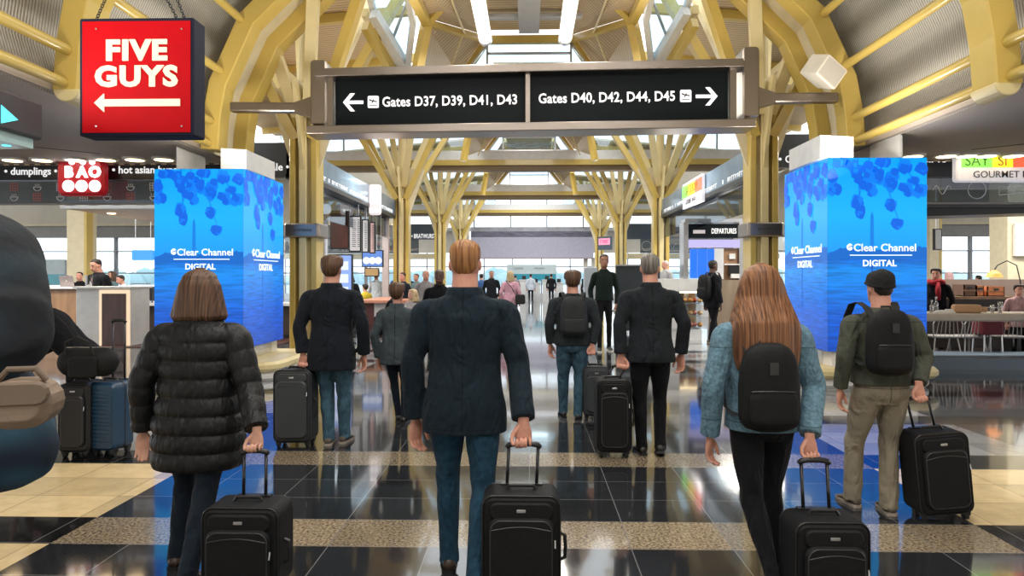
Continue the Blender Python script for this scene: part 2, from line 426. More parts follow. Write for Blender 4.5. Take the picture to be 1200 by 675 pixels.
# ------------------------------------------------------------------ dome bays
def poly_face(mb, pts, th=.06):
    pts = [V(p) for p in pts]; n = (pts[1]-pts[0]).cross(pts[2]-pts[0]).normalized()
    if n.z < 0: n = -n
    mb.prism(pts, n*th)
def mir(p, sg): p = V(p); return V((abs(p.x)*sg, p.y, p.z))
D1 = at(500, 27, 13.4); D2 = at(571, 47, 16.0); D3 = at(541, 92, 16.6); D4 = at(488, 88, 13.2)
D0 = at(480, -14, 10.9); D5 = V((D2.x, 12.4, D2.z)); D6 = V((D2.x, 9.0, D2.z+.05))
nb = 0
def dome(dy, which, closed_sides=True):
    """one lantern bay: ribs, slatted panels, end window, side dormers"""
    t = thing('roof_lantern', 'yellow ribbed roof lantern with tan slatted panels, %s' % which, 'roof lantern', (0, 16+dy, 7.2))
    S = V((0, dy, 0))
    for sg in (-1, 1):
        q = [mir(p, sg)+S for p in (D0, D1, D2, D3, D4, D5, D6)]
        for fc in ((q[1], q[2], q[3], q[4]), (q[0], q[1], q[2], q[5], q[6])):
            c = sum(fc, V((0, 0, 0)))/len(fc)
            mb = MB()
            nrm = (fc[1]-fc[0]).cross(fc[2]-fc[0]).normalized(); nrm = nrm if nrm.z > 0 else -nrm
            pts = [p+nrm*.1 for p in fc]
            for i in range(1, len(pts)-1): mb.add([pts[0], pts[i], pts[i+1]], [(0, 1, 2)])
            mb.build('slatted_panel', CORRW, t)
        for a, b, w in ((0, 1, .16), (1, 4, .17), (1, 2, .13), (1, 5, .13), (2, 3, .13), (5, 6, .13)):
            MB().beam(q[a], q[b], w, w, ext=.04).build('rib', YEL, t)
        for a, b in ((q[1]*.45+q[2]*.55, q[4]*.4+q[3]*.6), (q[1]*.4+q[2]*.6, q[5]*.5+q[0]*.5)):
            MB().tube([a+V((0, 0, -.04)), b+V((0, 0, -.04))], .022, 6).build('conduit', YELP, t)
    l, r = mir(D2, -1)+S, mir(D2, 1)+S
    MB().beam(l, r, .14, .18, ext=.1).build('ring_beam', YEL, t)
    # top of lantern
    mb = MB(); mb.box((l.x, 9+dy, l.z+.25), (r.x, 16.05+dy, l.z+.3)); mb.build('top_panel', CORRW, t)
    for k in range(3):
        MB().beam((l.x, 10.5+dy+k*2.2, l.z+.12), (r.x, 10.5+dy+k*2.2, l.z+.12), .1, .12).build('cross_bar', GREYP, t)
    # end window under the ring, with slanting sides
    zb = 6.36
    wl = [(l.x, 16+dy, l.z-.1), (r.x, 16+dy, l.z-.1), (r.x+.55, 16+dy, zb), (l.x-.55, 16+dy, zb)]
    MB().prism(wl, (0, .02, 0)).build('end_window', GLASSB, t)
    for a, b in ((wl[0], wl[3]), (wl[1], wl[2]), (wl[3], wl[2]), ((l.x+.0, 16+dy, l.z), (l.x+.0, 16+dy, zb)), ((r.x, 16+dy, l.z), (r.x, 16+dy, zb)), ((l.x, 16+dy, l.z-.32), (r.x, 16+dy, l.z-.32))):
        MB().beam(a, b, .05, .05, (0, 1, 0)).build('glazing_bar', SILVER, t)
    return t
dome(0, 'nearest the camera above the gate sign'); dome(9.6, 'second, seen just under the gate sign'); dome(19, 'third and farthest along the hall')
# fluorescent tubes + grey cable tray hanging in the near lantern
for sg, w in ((-1, 'left'), (1, 'right')):
    t = thing('strip_light', 'long glowing strip light under the roof lantern, %s of the pair' % w, 'strip light', (sg*.93, 13.2, 7.0), group=None)
    x = at(568 if sg < 0 else 663, 30, 13.2).x
    MB().tube([(x, 9.2, 6.28), (x, 13.3, 6.28)], .13, 14).build('diffuser', WHITEL, t, smooth=True, auto=50)
    MB().tube([(x, 9.15, 6.3), (x, 13.36, 6.3)], .185, 14).build('housing', SILVER, t, smooth=True, auto=50) if False else None
    MB().tube([(x, 13.3, 6.28), (x, 13.42, 6.28)], .14, 14).build('end_cap', SILVER, t, smooth=True, auto=50)
    for yy in (10, 12.8): MB().tube([(x, yy, 6.4), (x, yy, 7.5)], .012, 6).build('hanger_rod', SILVER, t)
    MB().box((x-.08, 9.2, 6.43), (x+.08, 13.3, 6.5)).build('housing', SILVER, t)
t = thing('cable_tray', 'grey cable tray with cross arms hung between the two strip lights', 'cable tray', (0, 12, 6.4))
MB().box((-.2, 9.2, 6.42), (.2, 13.5, 6.6)).build('tray', GREYP, t)
for yy in (10.3, 11.6, 12.9):
    MB().box((-1.0, yy-.07, 6.5), (1.0, yy+.07, 6.56)).build('cross_arm', GREYP, t)
    for s in (-1, 1): MB().tube([(s*.18, yy, 6.6), (s*.18, yy, 7.5)], .012, 6).build('hanger_rod', GREYP, t)

# side dormer windows left and right of the near lantern
for sg, w in ((-1, 'left'), (1, 'right')):
    def m(px, py, Y):
        p = at(px, py, Y); return V((sg*abs(p.x), p.y, p.z))
    t = thing('dormer_window', 'slanting glazed dormer in the roof, %s of the lantern above the gate sign' % w, 'roof window', tuple(m(465, 40, 13.6)))
    o = [m(434, -40, 12.6), m(470, -26, 12.6), m(487, 24, 13.2), m(478, 86, 14.2), m(448, 40, 14.2)]
    o = [m(424, -40, 12.4), m(472, -30, 12.4), m(484, 26, 13.2), m(476, 92, 14.4), m(440, 22, 13.4)]
    MB().prism(o, (0, .03, .02)).build('pane', GLASSB, t)
    for i in range(5): MB().beam(o[i], o[(i+1) % 5], .11, .14, ext=.04).build('frame', WHTP, t)
    MB().beam(o[2]*.5+o[1]*.5, o[3]*.45+o[4]*.55, .04, .05).build('glazing_bar', SILVER, t)
    b = thing('roof_beam', 'pale grey gutter beam running down below the %s roof dormer' % w, 'beam', tuple(m(440, 10, 12.4)))
    MB().beam(m(438, 16, 13), m(486, 96, 14.6), .16, .2).build('gutter', WHTP, b)
    MB().beam(m(428, 30, 13), m(472, 104, 14.6), .14, .2).build('flange', YEL, b)

# ------------------------------------------------------------------ tree columns
def tree(sg, Y, X, top, label, near=False, s=1.0):
    t = thing('tree_column', label, 'column', (X, Y, 0))
    h0 = 3.5
    def o(name, mb, m=YEL, **k): return mb.build(name, m, t, **k)
    o('shaft', MB().tube([(X, Y, 0), (X, Y, top)], .135, 18), YELP, smooth=True, auto=50)
    # cruciform cladding plates up to the fork
    for k, (dx, dy) in enumerate(((.2, 0), (-.2, 0))):
        o('side_plate', MB().box((X+dx-.055, Y-.22, 0), (X+dx+.055, Y+.22, 5.2 if near else 4.6)), YEL, mods=[bevel(.012, 1)])
    for k, dy in enumerate((-.2, .2)):
        o('side_plate', MB().box((X-.07, Y+dy-.04, 0), (X+.07, Y+dy+.04, 5.2 if near else 4.2)), YELP, mods=[bevel(.012, 1)])
    o('base_plate', MB().rbox((X-.36, Y-.32, 0), (X+.36, Y+.32, .06), .08, 3, axis='z'), STEEL)
    # gusset plates widening towards the fork
    for sx in (-1, 1):
        pl = [(X+sx*.1, Y, 3.3), (X+sx*.24, Y, 3.6), (X+sx*.75, Y, 5.15), (X+sx*.2, Y, 5.2)]
        o('gusset', MB().prism([V(p)-V((0, .03, 0)) for p in pl], (0, .06, 0)), CREAM)
    for sy in (-1, 1):
        pl = [(X, Y+sy*.1, 3.3), (X, Y+sy*.24, 3.6), (X, Y+sy*.75, 5.15), (X, Y+sy*.2, 5.2)]
        o('gusset', MB().prism([V(p)-V((.03, 0, 0)) for p in pl], (.06, 0, 0)), YELP)
    # branches
    for sx in (-1, 1):
        for sy in (-1, 1):
            o('branch', MB().beam((X+sx*.16, Y+sy*.12, 4.2), (X+sx*1.75, Y+sy*1.2, top+.15), .17, .24, (0, 1, 0)), YEL)
            o('branch', MB().beam((X+sx*.1, Y+sy*.2, 4.6), (X+sx*.8, Y+sy*1.9, top+.15), .15, .2, (1, 0, 0)), YELP)
    if not near: return t
    c = MB(); c.rbox((X-.34, Y-.3, 2.34), (X+.34, Y+.3, 2.6), .06, 4, axis='z')
    cc = o('collar', c, STEEL, auto=40)
    marks('small_lettering', mat('ink_grey', (.08, .08, .09), .5), cc, facing((X+.02, Y-.305, 2.47)), .34, .05, 9)
    return t
cols = []
for sg in (-1, 1):
    for k, Y in enumerate((12.8, 22.5, 32.2, 41.9)):
        w = names[sg]
        lab = ['%s foreground tree column of yellow steel with a silver collar beside the blue screen pylon' % w,
               'second %s tree column, at the end of the slanting shop fascia' % w,
               'third %s tree column with forked yellow branches' % w,
               'farthest %s tree column, beside the lavender panel' % w][k]
        tree(sg, Y, (-4.2 if sg < 0 else 4.3), 7.0 if k else 7.6, lab, near=(k == 0))

# ------------------------------------------------------------------ transverse beams, clerestories
def clerestory(Y, k, x1=9.5):
    t = MB().box((-x1, Y, 6.0), (x1, Y+.12, 6.36)); struct('trim_%d' % (10+k), t, WHTP)
    t = MB().box((-x1, Y-.08, 5.8), (x1, Y+.2, 6.0)); struct('trim_%d' % (20+k), t, YEL)
    t = MB().box((-x1, Y+.05, 5.62), (x1, Y+.5, 5.8)); struct('trim_%d' % (30+k), t, mat('brown_beam', (.2, .14, .08), .6))
    for sg in (-1, 1):
        a, b = (2.2, x1); g = MB().box((min(sg*a, sg*b), Y+.03, 6.36), (max(sg*a, sg*b), Y+.05, 7.1)); o = struct('window_%d' % (k*2+(sg > 0)+20), g, GLASSB)
        f = MB()
        for x in (2.2, 4.6, 7, 9.4): f.box((sg*x-.03, Y, 6.36), (sg*x+.03, Y+.08, 7.1))
        f.box((min(sg*a, sg*b), Y, 7.05), (max(sg*a, sg*b), Y+.1, 7.2)); f.build('mullion', SILVER, o, world=False)
        r = MB().box((min(sg*2.2, sg*x1), Y-.2, 7.2), (max(sg*2.2, sg*x1), Y+.3, 7.5)); struct('trim_%d' % (40+k*2+(sg > 0)), r, YEL)
clerestory(25.6, 0); clerestory(35, 1); clerestory(44.5, 2)
# longitudinal sloping ceilings of the far bays (tan slats between lantern and side)
for k, (ya, yb) in enumerate(((13.2, 25.4), (29.5, 34.8), (40, 49.8))):
    for sg in (-1, 1):
        x_ = 3.7 if k == 0 else 2.6; zz = 7.35 if k == 0 else 7.55; mb = MB(); mb.prism([(sg*x_, ya, zz), (sg*9.5, ya, 6.9), (sg*9.5, yb, 6.9), (sg*x_, yb, zz)], (0, 0, .08))
        struct('ceiling_bay_%s_%d' % (names[sg], k+1), mb, CORRW)
        # secondary framing, each a thing
        for j in range(4):
            yy = ya+(yb-ya)*(j+.5)/4
            b = MB().beam((sg*2.3, yy, 7.4), (sg*9.4, yy, 6.75), .14, .2)
            solo('roof_beam', b, YEL, 'yellow rafter across the %s side of the roof beyond the gate sign' % names[sg], 'beam', 'rafters on the %s side beyond the gate sign' % names[sg])
        for j in range(2):
            b = MB().beam((sg*(3.2+j*2.6), ya, 6.75-j*.3), (sg*(3.2+j*2.6), yb, 6.75-j*.3), .12, .16)
            solo('roof_beam', b, YELP, 'long yellow beam along the %s side of the roof beyond the gate sign' % names[sg], 'beam', 'long beams on the %s side beyond the gate sign' % names[sg])
# roof over the first shops strip between arches and first clerestory sides
for sg in (-1, 1):
    g = MB(); x0, x1 = sorted((sg*5.35, sg*9.5))
    g.box((x0, 13.0, 5.05), (x1, 13.05, 6.4)); o = struct('window_%d' % (30+(sg > 0)), g, GLASSB)
    f = MB(); f.box((x0, 12.96, 5.0), (x1, 13.1, 5.1)); f.box((x0, 12.96, 6.35), (x1, 13.1, 6.45)); f.box((x0, 12.96, 5.5), (x1, 13.06, 5.56))
    for i in range(3): f.box((sg*(5.9+i*1.3)-.03, 12.97, 5.05), (sg*(5.9+i*1.3)+.03, 13.08, 6.4))
    f.build('mullion', WHTP, o, world=False)
    struct('trim_%d' % (50+(sg > 0)), MB().box((x0, 12.9, 6.45), (x1, 13.2, 6.7)), YEL)

# ------------------------------------------------------------------ end wall Y=50
EY = 50.0
g = MB().box((-12, EY, 5.2), (12, EY+.02, 7.35)); o = struct('window_1', g, GLASS)
f = MB()
for x in [-12+i*2.66 for i in range(10)]: f.box((x-.05, EY-.05, 5.2), (x+.05, EY+.08, 7.35))
f.box((-12, EY-.05, 6.2), (12, EY+.08, 6.3)); f.build('mullion', GREYP, o, world=False)
struct('wall_end_upper', MB().box((-13, EY-.1, 7.35), (13, EY+.3, 8.2)), mat('brown_beam', (.2, .14, .08), .6))
struct('trim_3', MB().box((-13, EY-.6, 4.95), (13, EY, 5.2)), WHTP)
struct('trim_4', MB().box((-4.0, EY-3.2, 4.35), (4.4, EY-2.9, 4.75)), mat('grey_violet_band', (.14, .14, .19), .4, var=(2, .4), stretch=(1, 1, 6)))
struct('trim_5', MB().box((-4.0, EY-3.2, 4.75), (4.4, EY-2.9, 5.05)), mat('grey_violet_light', (.42, .42, .47), .4, var=(2, .2)))
struct('wall_end_panel', MB().box((-4.0, EY-3.3, 2.95), (4.4, EY-2.9, 4.35)), mat('lavender_panel', (.48, .47, .58), .5))
struct('trim_6', MB().box((-4.0, EY-3.35, 2.87), (4.4, EY-2.9, 2.95)), mat('mauve_edge', (.4, .3, .33), .5))
g = MB().box((-18, EY, .4), (18, EY+.02, 3.4)); o = struct('window_2', g, GLASS)
f = MB()
for x in [-18+i*2.1 for i in range(18)]: f.box((x-.04, EY-.04, .4), (x+.04, EY+.06, 3.4))
f.box((-18, EY-.04, 2.35), (18, EY+.06, 2.42)); f.build('mullion', GREYP, o, world=False)
struct('wall_end_sill', MB().box((-22, EY-.1, 0), (22, EY+.2, .42)), WHTP)
for x in (-4.15, 4.45, 3.9):
    struct('trim_%d' % (60+int(x)), MB().box((x-.14, EY-2.9, 0), (x+.14, EY-2.6, 2.95)), BEIGE)
for sg in (-1, 1):
    x0, x1 = sorted((sg*4.4, sg*22)); struct('wall_end_%s' % names[sg], MB().box((x0, EY-.2, 3.4), (x1, EY+.2, 5.2)), BEIGE)
# distant trees and water line outside
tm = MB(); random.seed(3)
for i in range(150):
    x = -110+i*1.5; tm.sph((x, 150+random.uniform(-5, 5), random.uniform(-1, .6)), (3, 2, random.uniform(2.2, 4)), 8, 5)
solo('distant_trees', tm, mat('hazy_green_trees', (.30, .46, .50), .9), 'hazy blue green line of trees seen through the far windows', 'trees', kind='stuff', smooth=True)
# ------------------------------------------------------------------ overhead gate sign
SY = 10.75
def spx(px, py): return at(px, py, SY)
t = thing('gate_sign', 'long black overhead gate sign with two panels in a steel frame', 'gate sign', tuple(spx(622, 118)))
tl, tr, bl, br = spx(386, 93), spx(858, 82), spx(386, 152), spx(858, 142)
up = (tl-bl).normalized(); ri = (tr-tl).normalized()
def sq(p, q, r_, s_, y0, y1):   # slab through four front corners
    return MB().rings([[V((a.x, y0, a.z)) for a in (p, q, r_, s_)], [V((a.x, y1, a.z)) for a in (p, q, r_, s_)]])
# two faces
sq(spx(393, 92), spx(616, 86.5), spx(616, 147), spx(393, 150.5), SY, SY+.12).build('panel', mat('sign_black', (.003, .006, .008), .5, spec=.15), t)
sq(spx(621, 86.5), spx(853, 82), spx(853, 142), spx(621, 147), SY, SY+.12).build('panel', mat('sign_black', (0, 0, 0)), t)
MB().beam(spx(372, 88.5), spx(868, 77), .34, .13, (0, 0, 1)).build('top_rail', STEEL, t, mods=[bevel(.012, 2)])
MB().beam(spx(365, 156), spx(880, 148), .5, .13, (0, 0, 1)).build('bottom_rail', STEEL, t, mods=[bevel(.012, 2)])
MB().beam(spx(388, 92), spx(388, 152), .12, .1, (1, 0, 0)).build('side_rail', STEEL, t)
MB().beam(spx(858, 82), spx(858, 144), .12, .1, (1, 0, 0)).build('side_rail', STEEL, t)
MB().beam(spx(618.5, 86), spx(618.5, 148), .16, .07, (1, 0, 0)).build('centre_rail', STEEL, t)
MB().beam(spx(393, 91.2)+V((0, -.02, 0)), spx(853, 81.2)+V((0, -.02, 0)), .02, .018).build('light_strip', WTXT, t)
ang = -atan2(7, 465)*-1
for cx, cy, s, sx in ((527, 118.5, 'Gates D37, D39, D41, D43', .87), (711, 114.5, 'Gates D40, D42, D44, D45', .87)):
    p = at(cx, cy, SY-.006); text('lettering', s, .215, WTXT, t, facing(p, .013), bold=.0035, ext=.004, sx=sx, sp=1.03)
def arrow(name, cx, cy, w, h, Y, dirn, m, parent, th=.18, solidhead=False):
    p = at(cx, cy, Y); S = Y/F; w *= S; h *= S; k = dirn; mb = MB()
    if solidhead:
        pts = [(w/2, -h*.16), (w/2, h*.16), (-w/2+h*.45, h*.16), (-w/2+h*.45, h*.42), (-w/2, 0), (-w/2+h*.45, -h*.42), (-w/2+h*.45, -h*.16)]
        mb.prism([p+V((-x*k, 0, z)) for x, z in pts], (0, -.012, 0))
    else:
        a = h*th
        mb.box((p.x-w/2+(a if k < 0 else 0), Y-.012, p.z-a/2), (p.x+w/2-(a if k > 0 else 0), Y, p.z+a/2))
        tip = V((p.x+k*w/2, Y-.006, p.z))
        for s in (-1, 1):
            q = tip+V((-k*h*.52, 0, s*h*.5)); e = V((k*a*.5, 0, 0))
            mb.prism([tip-V((k*a*1.3, .006, 0)), tip+V((0, -.006, 0)), q+V((k*a*.6, -.006, 0)), q-V((k*a*.8, .006, 0))], (0, .012, 0))
    return mb.build(name, m, parent)
arrow('arrow', 414, 120, 24, 21, SY-.005, -1, WTXT, t)
arrow('arrow', 828, 113, 25, 21, SY-.005, 1, WTXT, t)
for cx, cy in ((437.5, 119.5), (803.5, 112.5)):
    p = at(cx, cy, SY-.006); o = MB().rbox((p.x-.088, p.y-.008, p.z-.095), (p.x+.088, p.y, p.z+.095), .02).build('plane_pictogram', WTXT, t)
    q = p+V((0, -.012, 0)); g = MB()
    g.beam(q+V((-.06, 0, .025)), q+V((.06, 0, -.0)), .006, .018, (0, 0, 1)); g.beam(q+V((-.02, 0, -.02)), q+V((.012, 0, .04)), .006, .016, (1, 0, 0)); g.beam(q+V((-.055, 0, .045)), q+V((-.04, 0, .02)), .006, .014, (1, 0, 0)); g.box((q.x-.06, q.y-.003, q.z-.062), (q.x+.06, q.y+.003, q.z-.052))
    g.build('aeroplane', BLK, o)
for sg, x0, x1, xe, y, ya, yb in ((-1, 365, 385, 271, 125, 75, 158), (1, 868, 888, 981, 114, 64, 152)):
    a = thing('sign_bracket', 'dark steel bracket arm holding the %s end of the gate sign' % names[sg], 'bracket', tuple(at((x0+x1)/2, y, SY)))
    c = at((x0+x1)/2, y, SY)
    MB().rbox((c.x-.13, SY-.1, at(0, yb-8, SY).z), (c.x+.13, SY+.3, at(0, ya, SY).z), .06, 4).build('end_plate', STEEL, a)
    e = at(xe, y+(1 if sg > 0 else 1), SY+.1)
    MB().beam(c+V((sg*.25, .1, 0)), e, .15, .16, (0, 0, 1)).build('arm', STEEL, a, mods=[bevel(.03, 2)])
    MB().rings([[c+V((sg*.1, .1, 0))+V((0, dy, dz)) for dy, dz in ((-.12, -.17), (.12, -.17), (.12, .17), (-.12, .17))], [c+V((sg*.42, .1, 0))+V((0, dy, dz)) for dy, dz in ((-.075, -.08), (.075, -.08), (.075, .08), (-.075, .08))]]).build('tapered_socket', STEEL, a)
    MB().beam(c+V((sg*-.02, .2, -.35)), c+V((sg*-.02, .2, .55)), .1, .1, (1, 0, 0)).build('hanger', STEEL, a)

# ------------------------------------------------------------------ red hanging sign
FY = 6.0
t = thing('hanging_sign', 'red illuminated hanging sign with white letters FIVE GUYS and an arrow', 'hanging sign', tuple(at(162, 90, FY)))
a, b = at(98, 156, FY), at(224, 25, FY)
MB().rbox((a.x-.03, FY-.01, a.z-.03), (b.x+.03, FY+.2, b.z+.03), .015, 2).build('case', mat('dark_blue_case', (.008, .01, .025), .7, spec=.2), t)
MB().box((a.x, FY-.018, a.z), (b.x, FY-.008, b.z)).build('face', REDP, t)
SG = emat('sign_letter_cream', (1, .84, .62), .8)
for s, cx, cy, sz, sx in (('FIVE', 159.5, 60, .245, 1.12), ('GUYS', 159.5, 90.5, .245, 1.12)):
    text('lettering', s, sz, SG, t, facing(at(cx, cy, FY-.022), 0), bold=.011, ext=.008, sx=sx, sp=1.13)
arrow('arrow', 161, 120.5, 103, 26, FY-.02, -1, SG, t, solidhead=True)
for cx, cy in ((113, 34), (213, 34), (113, 148), (213, 148)): MB().disc(at(cx, cy, FY-.018), .008, t=.006, n=10).build('screw', SILVER, t)
for px, x2 in ((113, 128), (208, 190), (217, 203)):
    p = at(px, 23, FY+.1); q = at(x2, -12, FY+.1); n = 12
    ch = MB()
    for i in range(n):
        c = p.lerp(q, (i+.5)/n); R = .022; d = (q-p).normalized()
        side = V((1, 0, 0)) if i % 2 else V((0, 1, 0)); side = (side-d*side.dot(d)).normalized()
        L_ = (q-p).length/n*.72
        ring = [c+d*(cos(a_)*L_)+side*(sin(a_)*.013) for a_ in [2*pi*k/8 for k in range(9)]]
        ch.tube(ring, .004, 5)
    ch.build('chain', mat('chain_dark', (.06, .06, .06), .4, .8), t)
# ------------------------------------------------------------------ dark display on the far left
t = thing('flight_display', 'dark flight display box hung at the far left edge, seen from its end', 'display', (-3.9, 4.6, 2.78))
MB().rbox((-4.12, 3.4, 2.66), (-3.77, 5.2, 2.95), .02, 2, axis='y').build('case', DKG, t)
MB().box((-4.08, 3.42, 2.585), (-3.8, 5.14, 2.66)).build('diffuser', mat('pale_teal_glass', (.35, .5, .5), .2), t)
MB().prism([(-3.768, 4.78, 2.83), (-3.768, 4.94, 2.76), (-3.768, 4.78, 2.7)], (.004, 0, 0)).build('arrow', emat('teal_glow', (.1, .8, .9), 1.5), t)
for yy in (3.9, 4.8): MB().tube([(-3.95, yy, 2.95), (-3.95, yy, 3.5), (-5.4, yy, 3.72)], .02, 8).build('hanger_rod', DKG, t)
MB().disc((-3.9, 5.0, 2.585), .03, (0, 0, -1)).build('lens', emat('teal_glow', (0, 0, 0)), t)
# speaker on the right arch
t = thing('wall_speaker', 'tilted white speaker box on the right arch beside the gate sign arm', 'speaker', tuple(at(965, 84, 10.5)))
t.rotation_euler = (radians(20), radians(28), radians(25))
MB().rbox((-.22, -.2, -.17), (.22, .2, .17), .03, 3).build('case', mat('warm_white_plastic', (.72, .66, .56), .5), t, world=False)
MB().box((-.19, -.206, -.14), (.19, -.2, .14)).build('grille', mat('warm_grey_mesh', (.5, .46, .4), .7, bump=(300, .4)), t, world=False)
MB().tube([(.1, .1, .1), (.2, .3, .25)], .03, 8).build('mount', SILVER, t, world=False)

# ------------------------------------------------------------------ screen pylons
def screen_mat():
    m = bpy.data.materials.new('blue_screen'); m.use_nodes = True; nt = m.node_tree; N = nt.nodes; L = nt.links; b = N['Principled BSDF']
    tc = N.new('ShaderNodeTexCoord'); sep = N.new('ShaderNodeSeparateXYZ'); L.new(tc.outputs['Object'], sep.inputs[0])
    mr = N.new('ShaderNodeMapRange'); mr.inputs['From Min'].default_value = .5; mr.inputs['From Max'].default_value = 3.35; L.new(sep.outputs[2], mr.inputs[0])
    r = N.new('ShaderNodeValToRGB'); e = r.color_ramp.elements
    e[0].position = 0; e[0].color = (.0, .05, .42, 1); e[1].position = 1; e[1].color = (.0, .34, .86, 1)
    for p, c in ((.2, (.0, .10, .60)), (.42, (.0, .24, .80)), (.485, (.0, .10, .52)), (.5, (.005, .30, .90)), (.7, (.005, .42, .98))):
        k = e.new(p); k.color = (*c, 1)
    L.new(mr.outputs[0], r.inputs[0])
    mp = N.new('ShaderNodeMapping'); mp.inputs['Scale'].default_value = (1.2, 1.2, 16); L.new(tc.outputs['Object'], mp.inputs['Vector'])
    n = N.new('ShaderNodeTexNoise'); n.inputs['Scale'].default_value = 2.4; n.inputs['Detail'].default_value = 5; L.new(mp.outputs[0], n.inputs['Vector'])
    # ripples only on the water in the picture
    lt = N.new('ShaderNodeMath'); lt.operation = 'LESS_THAN'; L.new(mr.outputs[0], lt.inputs[0]); lt.inputs[1].default_value = .485
    m1 = N.new('ShaderNodeMapRange'); m1.inputs['From Min'].default_value = .3; m1.inputs['From Max'].default_value = .7; m1.inputs['To Min'].default_value = .62; m1.inputs['To Max'].default_value = 1.3; L.new(n.outputs['Fac'], m1.inputs[0])
    mx = N.new('ShaderNodeMix'); mx.data_type = 'FLOAT'; L.new(lt.outputs[0], mx.inputs[0]); mx.inputs[2].default_value = 1; L.new(m1.outputs[0], mx.inputs[3])
    vm = N.new('ShaderNodeVectorMath'); vm.operation = 'SCALE'; L.new(r.outputs[0], vm.inputs[0]); L.new(mx.outputs[0], vm.inputs['Scale'])
    L.new(vm.outputs[0], b.inputs['Emission Color']); b.inputs['Emission Strength'].default_value = 1.0
    b.inputs['Base Color'].default_value = (0, .02, .06, 1); b.inputs['Roughness'].default_value = .25
    return m
SCR = screen_mat()
BLO = emat('screen_blossom', (.0, .12, .72), .9); BLO2 = emat('screen_blossom_light', (.0, .2, .85), .9)
FAR = emat('screen_far_trees', (.0, .13, .55), .9); TW = emat('screen_white', (.9, .97, 1), 1.1); MONU = emat('screen_monument', (.0, .2, .72), .9)
def art(t, org, xd, w, h, name_):
    """artwork shown on one screen face: org lower left, xd direction across, reader looks along -normal"""
    xd = V(xd).normalized(); up = V((0, 0, 1)); nrm = xd.cross(up)          # outwards to the reader
    def P(u, v, d=.004): return V(org)+xd*(u*w)+up*(v*h)+nrm*d
    face = MB().add([P(0, 0, .002), P(1, 0, .002), P(1, 1, .002), P(0, 1, .002)], [(0, 1, 2, 3)])
    off = V(t.location); off.z = 0
    me = face.build('screen', SCR, None); me.parent = t
    for vtx in me.data.vertices: vtx.co -= off
    rnd = random.Random(5)
    # monument
    MB().add([P(.43, .50), P(.465, .50), P(.46, .695), P(.4475, .72), P(.435, .695)], [(0, 1, 2, 3, 4)]).build('monument', MONU, me, world=False) if 0 else None
    def sub(nm, mb, m_): 
        o = mb.build(nm, m_, None); o.parent = me
        for q in o.data.vertices: q.co -= off
        return o
    sub('monument', MB().add([P(.425, .50), P(.47, .50), P(.463, .70), P(.4475, .725), P(.432, .70)], [(0, 1, 2, 3, 4)]), MONU)
    sub('monument_reflection', MB().add([P(.44, .47), P(.455, .47), P(.452, .2), P(.443, .2)], [(0, 1, 2, 3)]), emat('screen_dim', (.0, .06, .42), .9))
    top = [P(i/40, .50+.03*vnoise(i*.35, 2)+.02*vnoise(i*1.1, 4)+(.012 if i > 28 else 0), .005) for i in range(41)]
    bot = [P(i/40, .478, .005) for i in range(41)]
    ml = MB(); ml.add(top+bot, [(i, i+1, 42+i, 41+i) for i in range(40)]); sub('far_trees', ml, FAR)
    cl = [(.06, .84), (.03, .9), (.28, .93), (.36, .88), (.42, .94), (.5, .9), (.24, .96), (.42, .83), (.3, .77), (.33, .72), (.62, .86), (.66, .91), (.62, .76), (.72, .66), (.78, .95), (.87, .88), (.93, .83), (.96, .95), (.8, .84), (.55, .98), (.12, .98)]
    for (u, v) in cl:
        b1 = MB(); b2 = MB()
        for k in range(11):
            a_ = rnd.uniform(0, 6.3); rr = rnd.uniform(.0, .05); c = P(min(.96, max(.04, u+cos(a_)*rr)), min(.975, v+sin(a_)*rr*w/h), .006+.0006*k)
            mb = b1 if k % 3 else b2; R = rnd.uniform(.02, .05)*w; n = 9
            mb.add([c+xd*(cos(2*pi*i/n)*R*(1+.25*(i % 2)))+up*(sin(2*pi*i/n)*R*(1+.25*(i % 2))) for i in range(n)], [tuple(range(n))])
        bo = sub('blossom', b1, BLO); me2 = me; sub('blossom', b2, BLO2)
    tw = MB()
    for p0, p1 in (((.5, 1), (.74, .64)), ((.3, 1), (.33, .72)), ((.06, 1), (.06, .84)), ((.72, 1), (.93, .83)), ((.42, 1), (.3, .77))):
        a_, b_ = P(*p0, .0055), P(*p1, .0055); s_ = xd*.006*w
        tw.add([a_-s_, a_+s_, b_+s_*.5, b_-s_*.5], [(0, 1, 2, 3)])
    sub('twigs', tw, BLO)
    def tx(s, u, v, size, bold, sx=1, name='lettering'):
        o = text(name, s, size, TW, None, plane_M(P(u, v, .012), xd, up), bold=bold, ext=.002, sx=sx, sp=1.03); o.parent = me
        for q in o.data.vertices: q.co -= off
    tx('Clear Channel', .575, .535, .148*w/1.4, .002, 1.0); tx('DIGITAL', .52, .455, .125*w/1.4, .003, 1.0)
    sub('underline', MB().add([P(.22, .4955, .011), P(.85, .4955, .011), P(.85, .5, .011), P(.22, .5, .011)], [(0, 1, 2, 3)]), TW)
    c = P(.22, .54, .011); r_ = .036*w; n = 14
    sub('logo_mark', MB().add([c+xd*(cos(2*pi*i/n)*r_*(.9 if i % 5 else .55))+up*(sin(2*pi*i/n)*r_) for i in range(n)], [tuple(range(n))]), TW)
    sub('logo_notch', MB().add([c+nrm*.002+xd*(r_*.7)+up*(r_*.5), c+nrm*.002-xd*(r_*.6)+up*(-.1*r_), c+nrm*.002-xd*(r_*.5)-up*(.3*r_), c+nrm*.002+xd*(r_*.75)+up*(.2*r_)], [(0, 1, 2, 3)]), FAR)
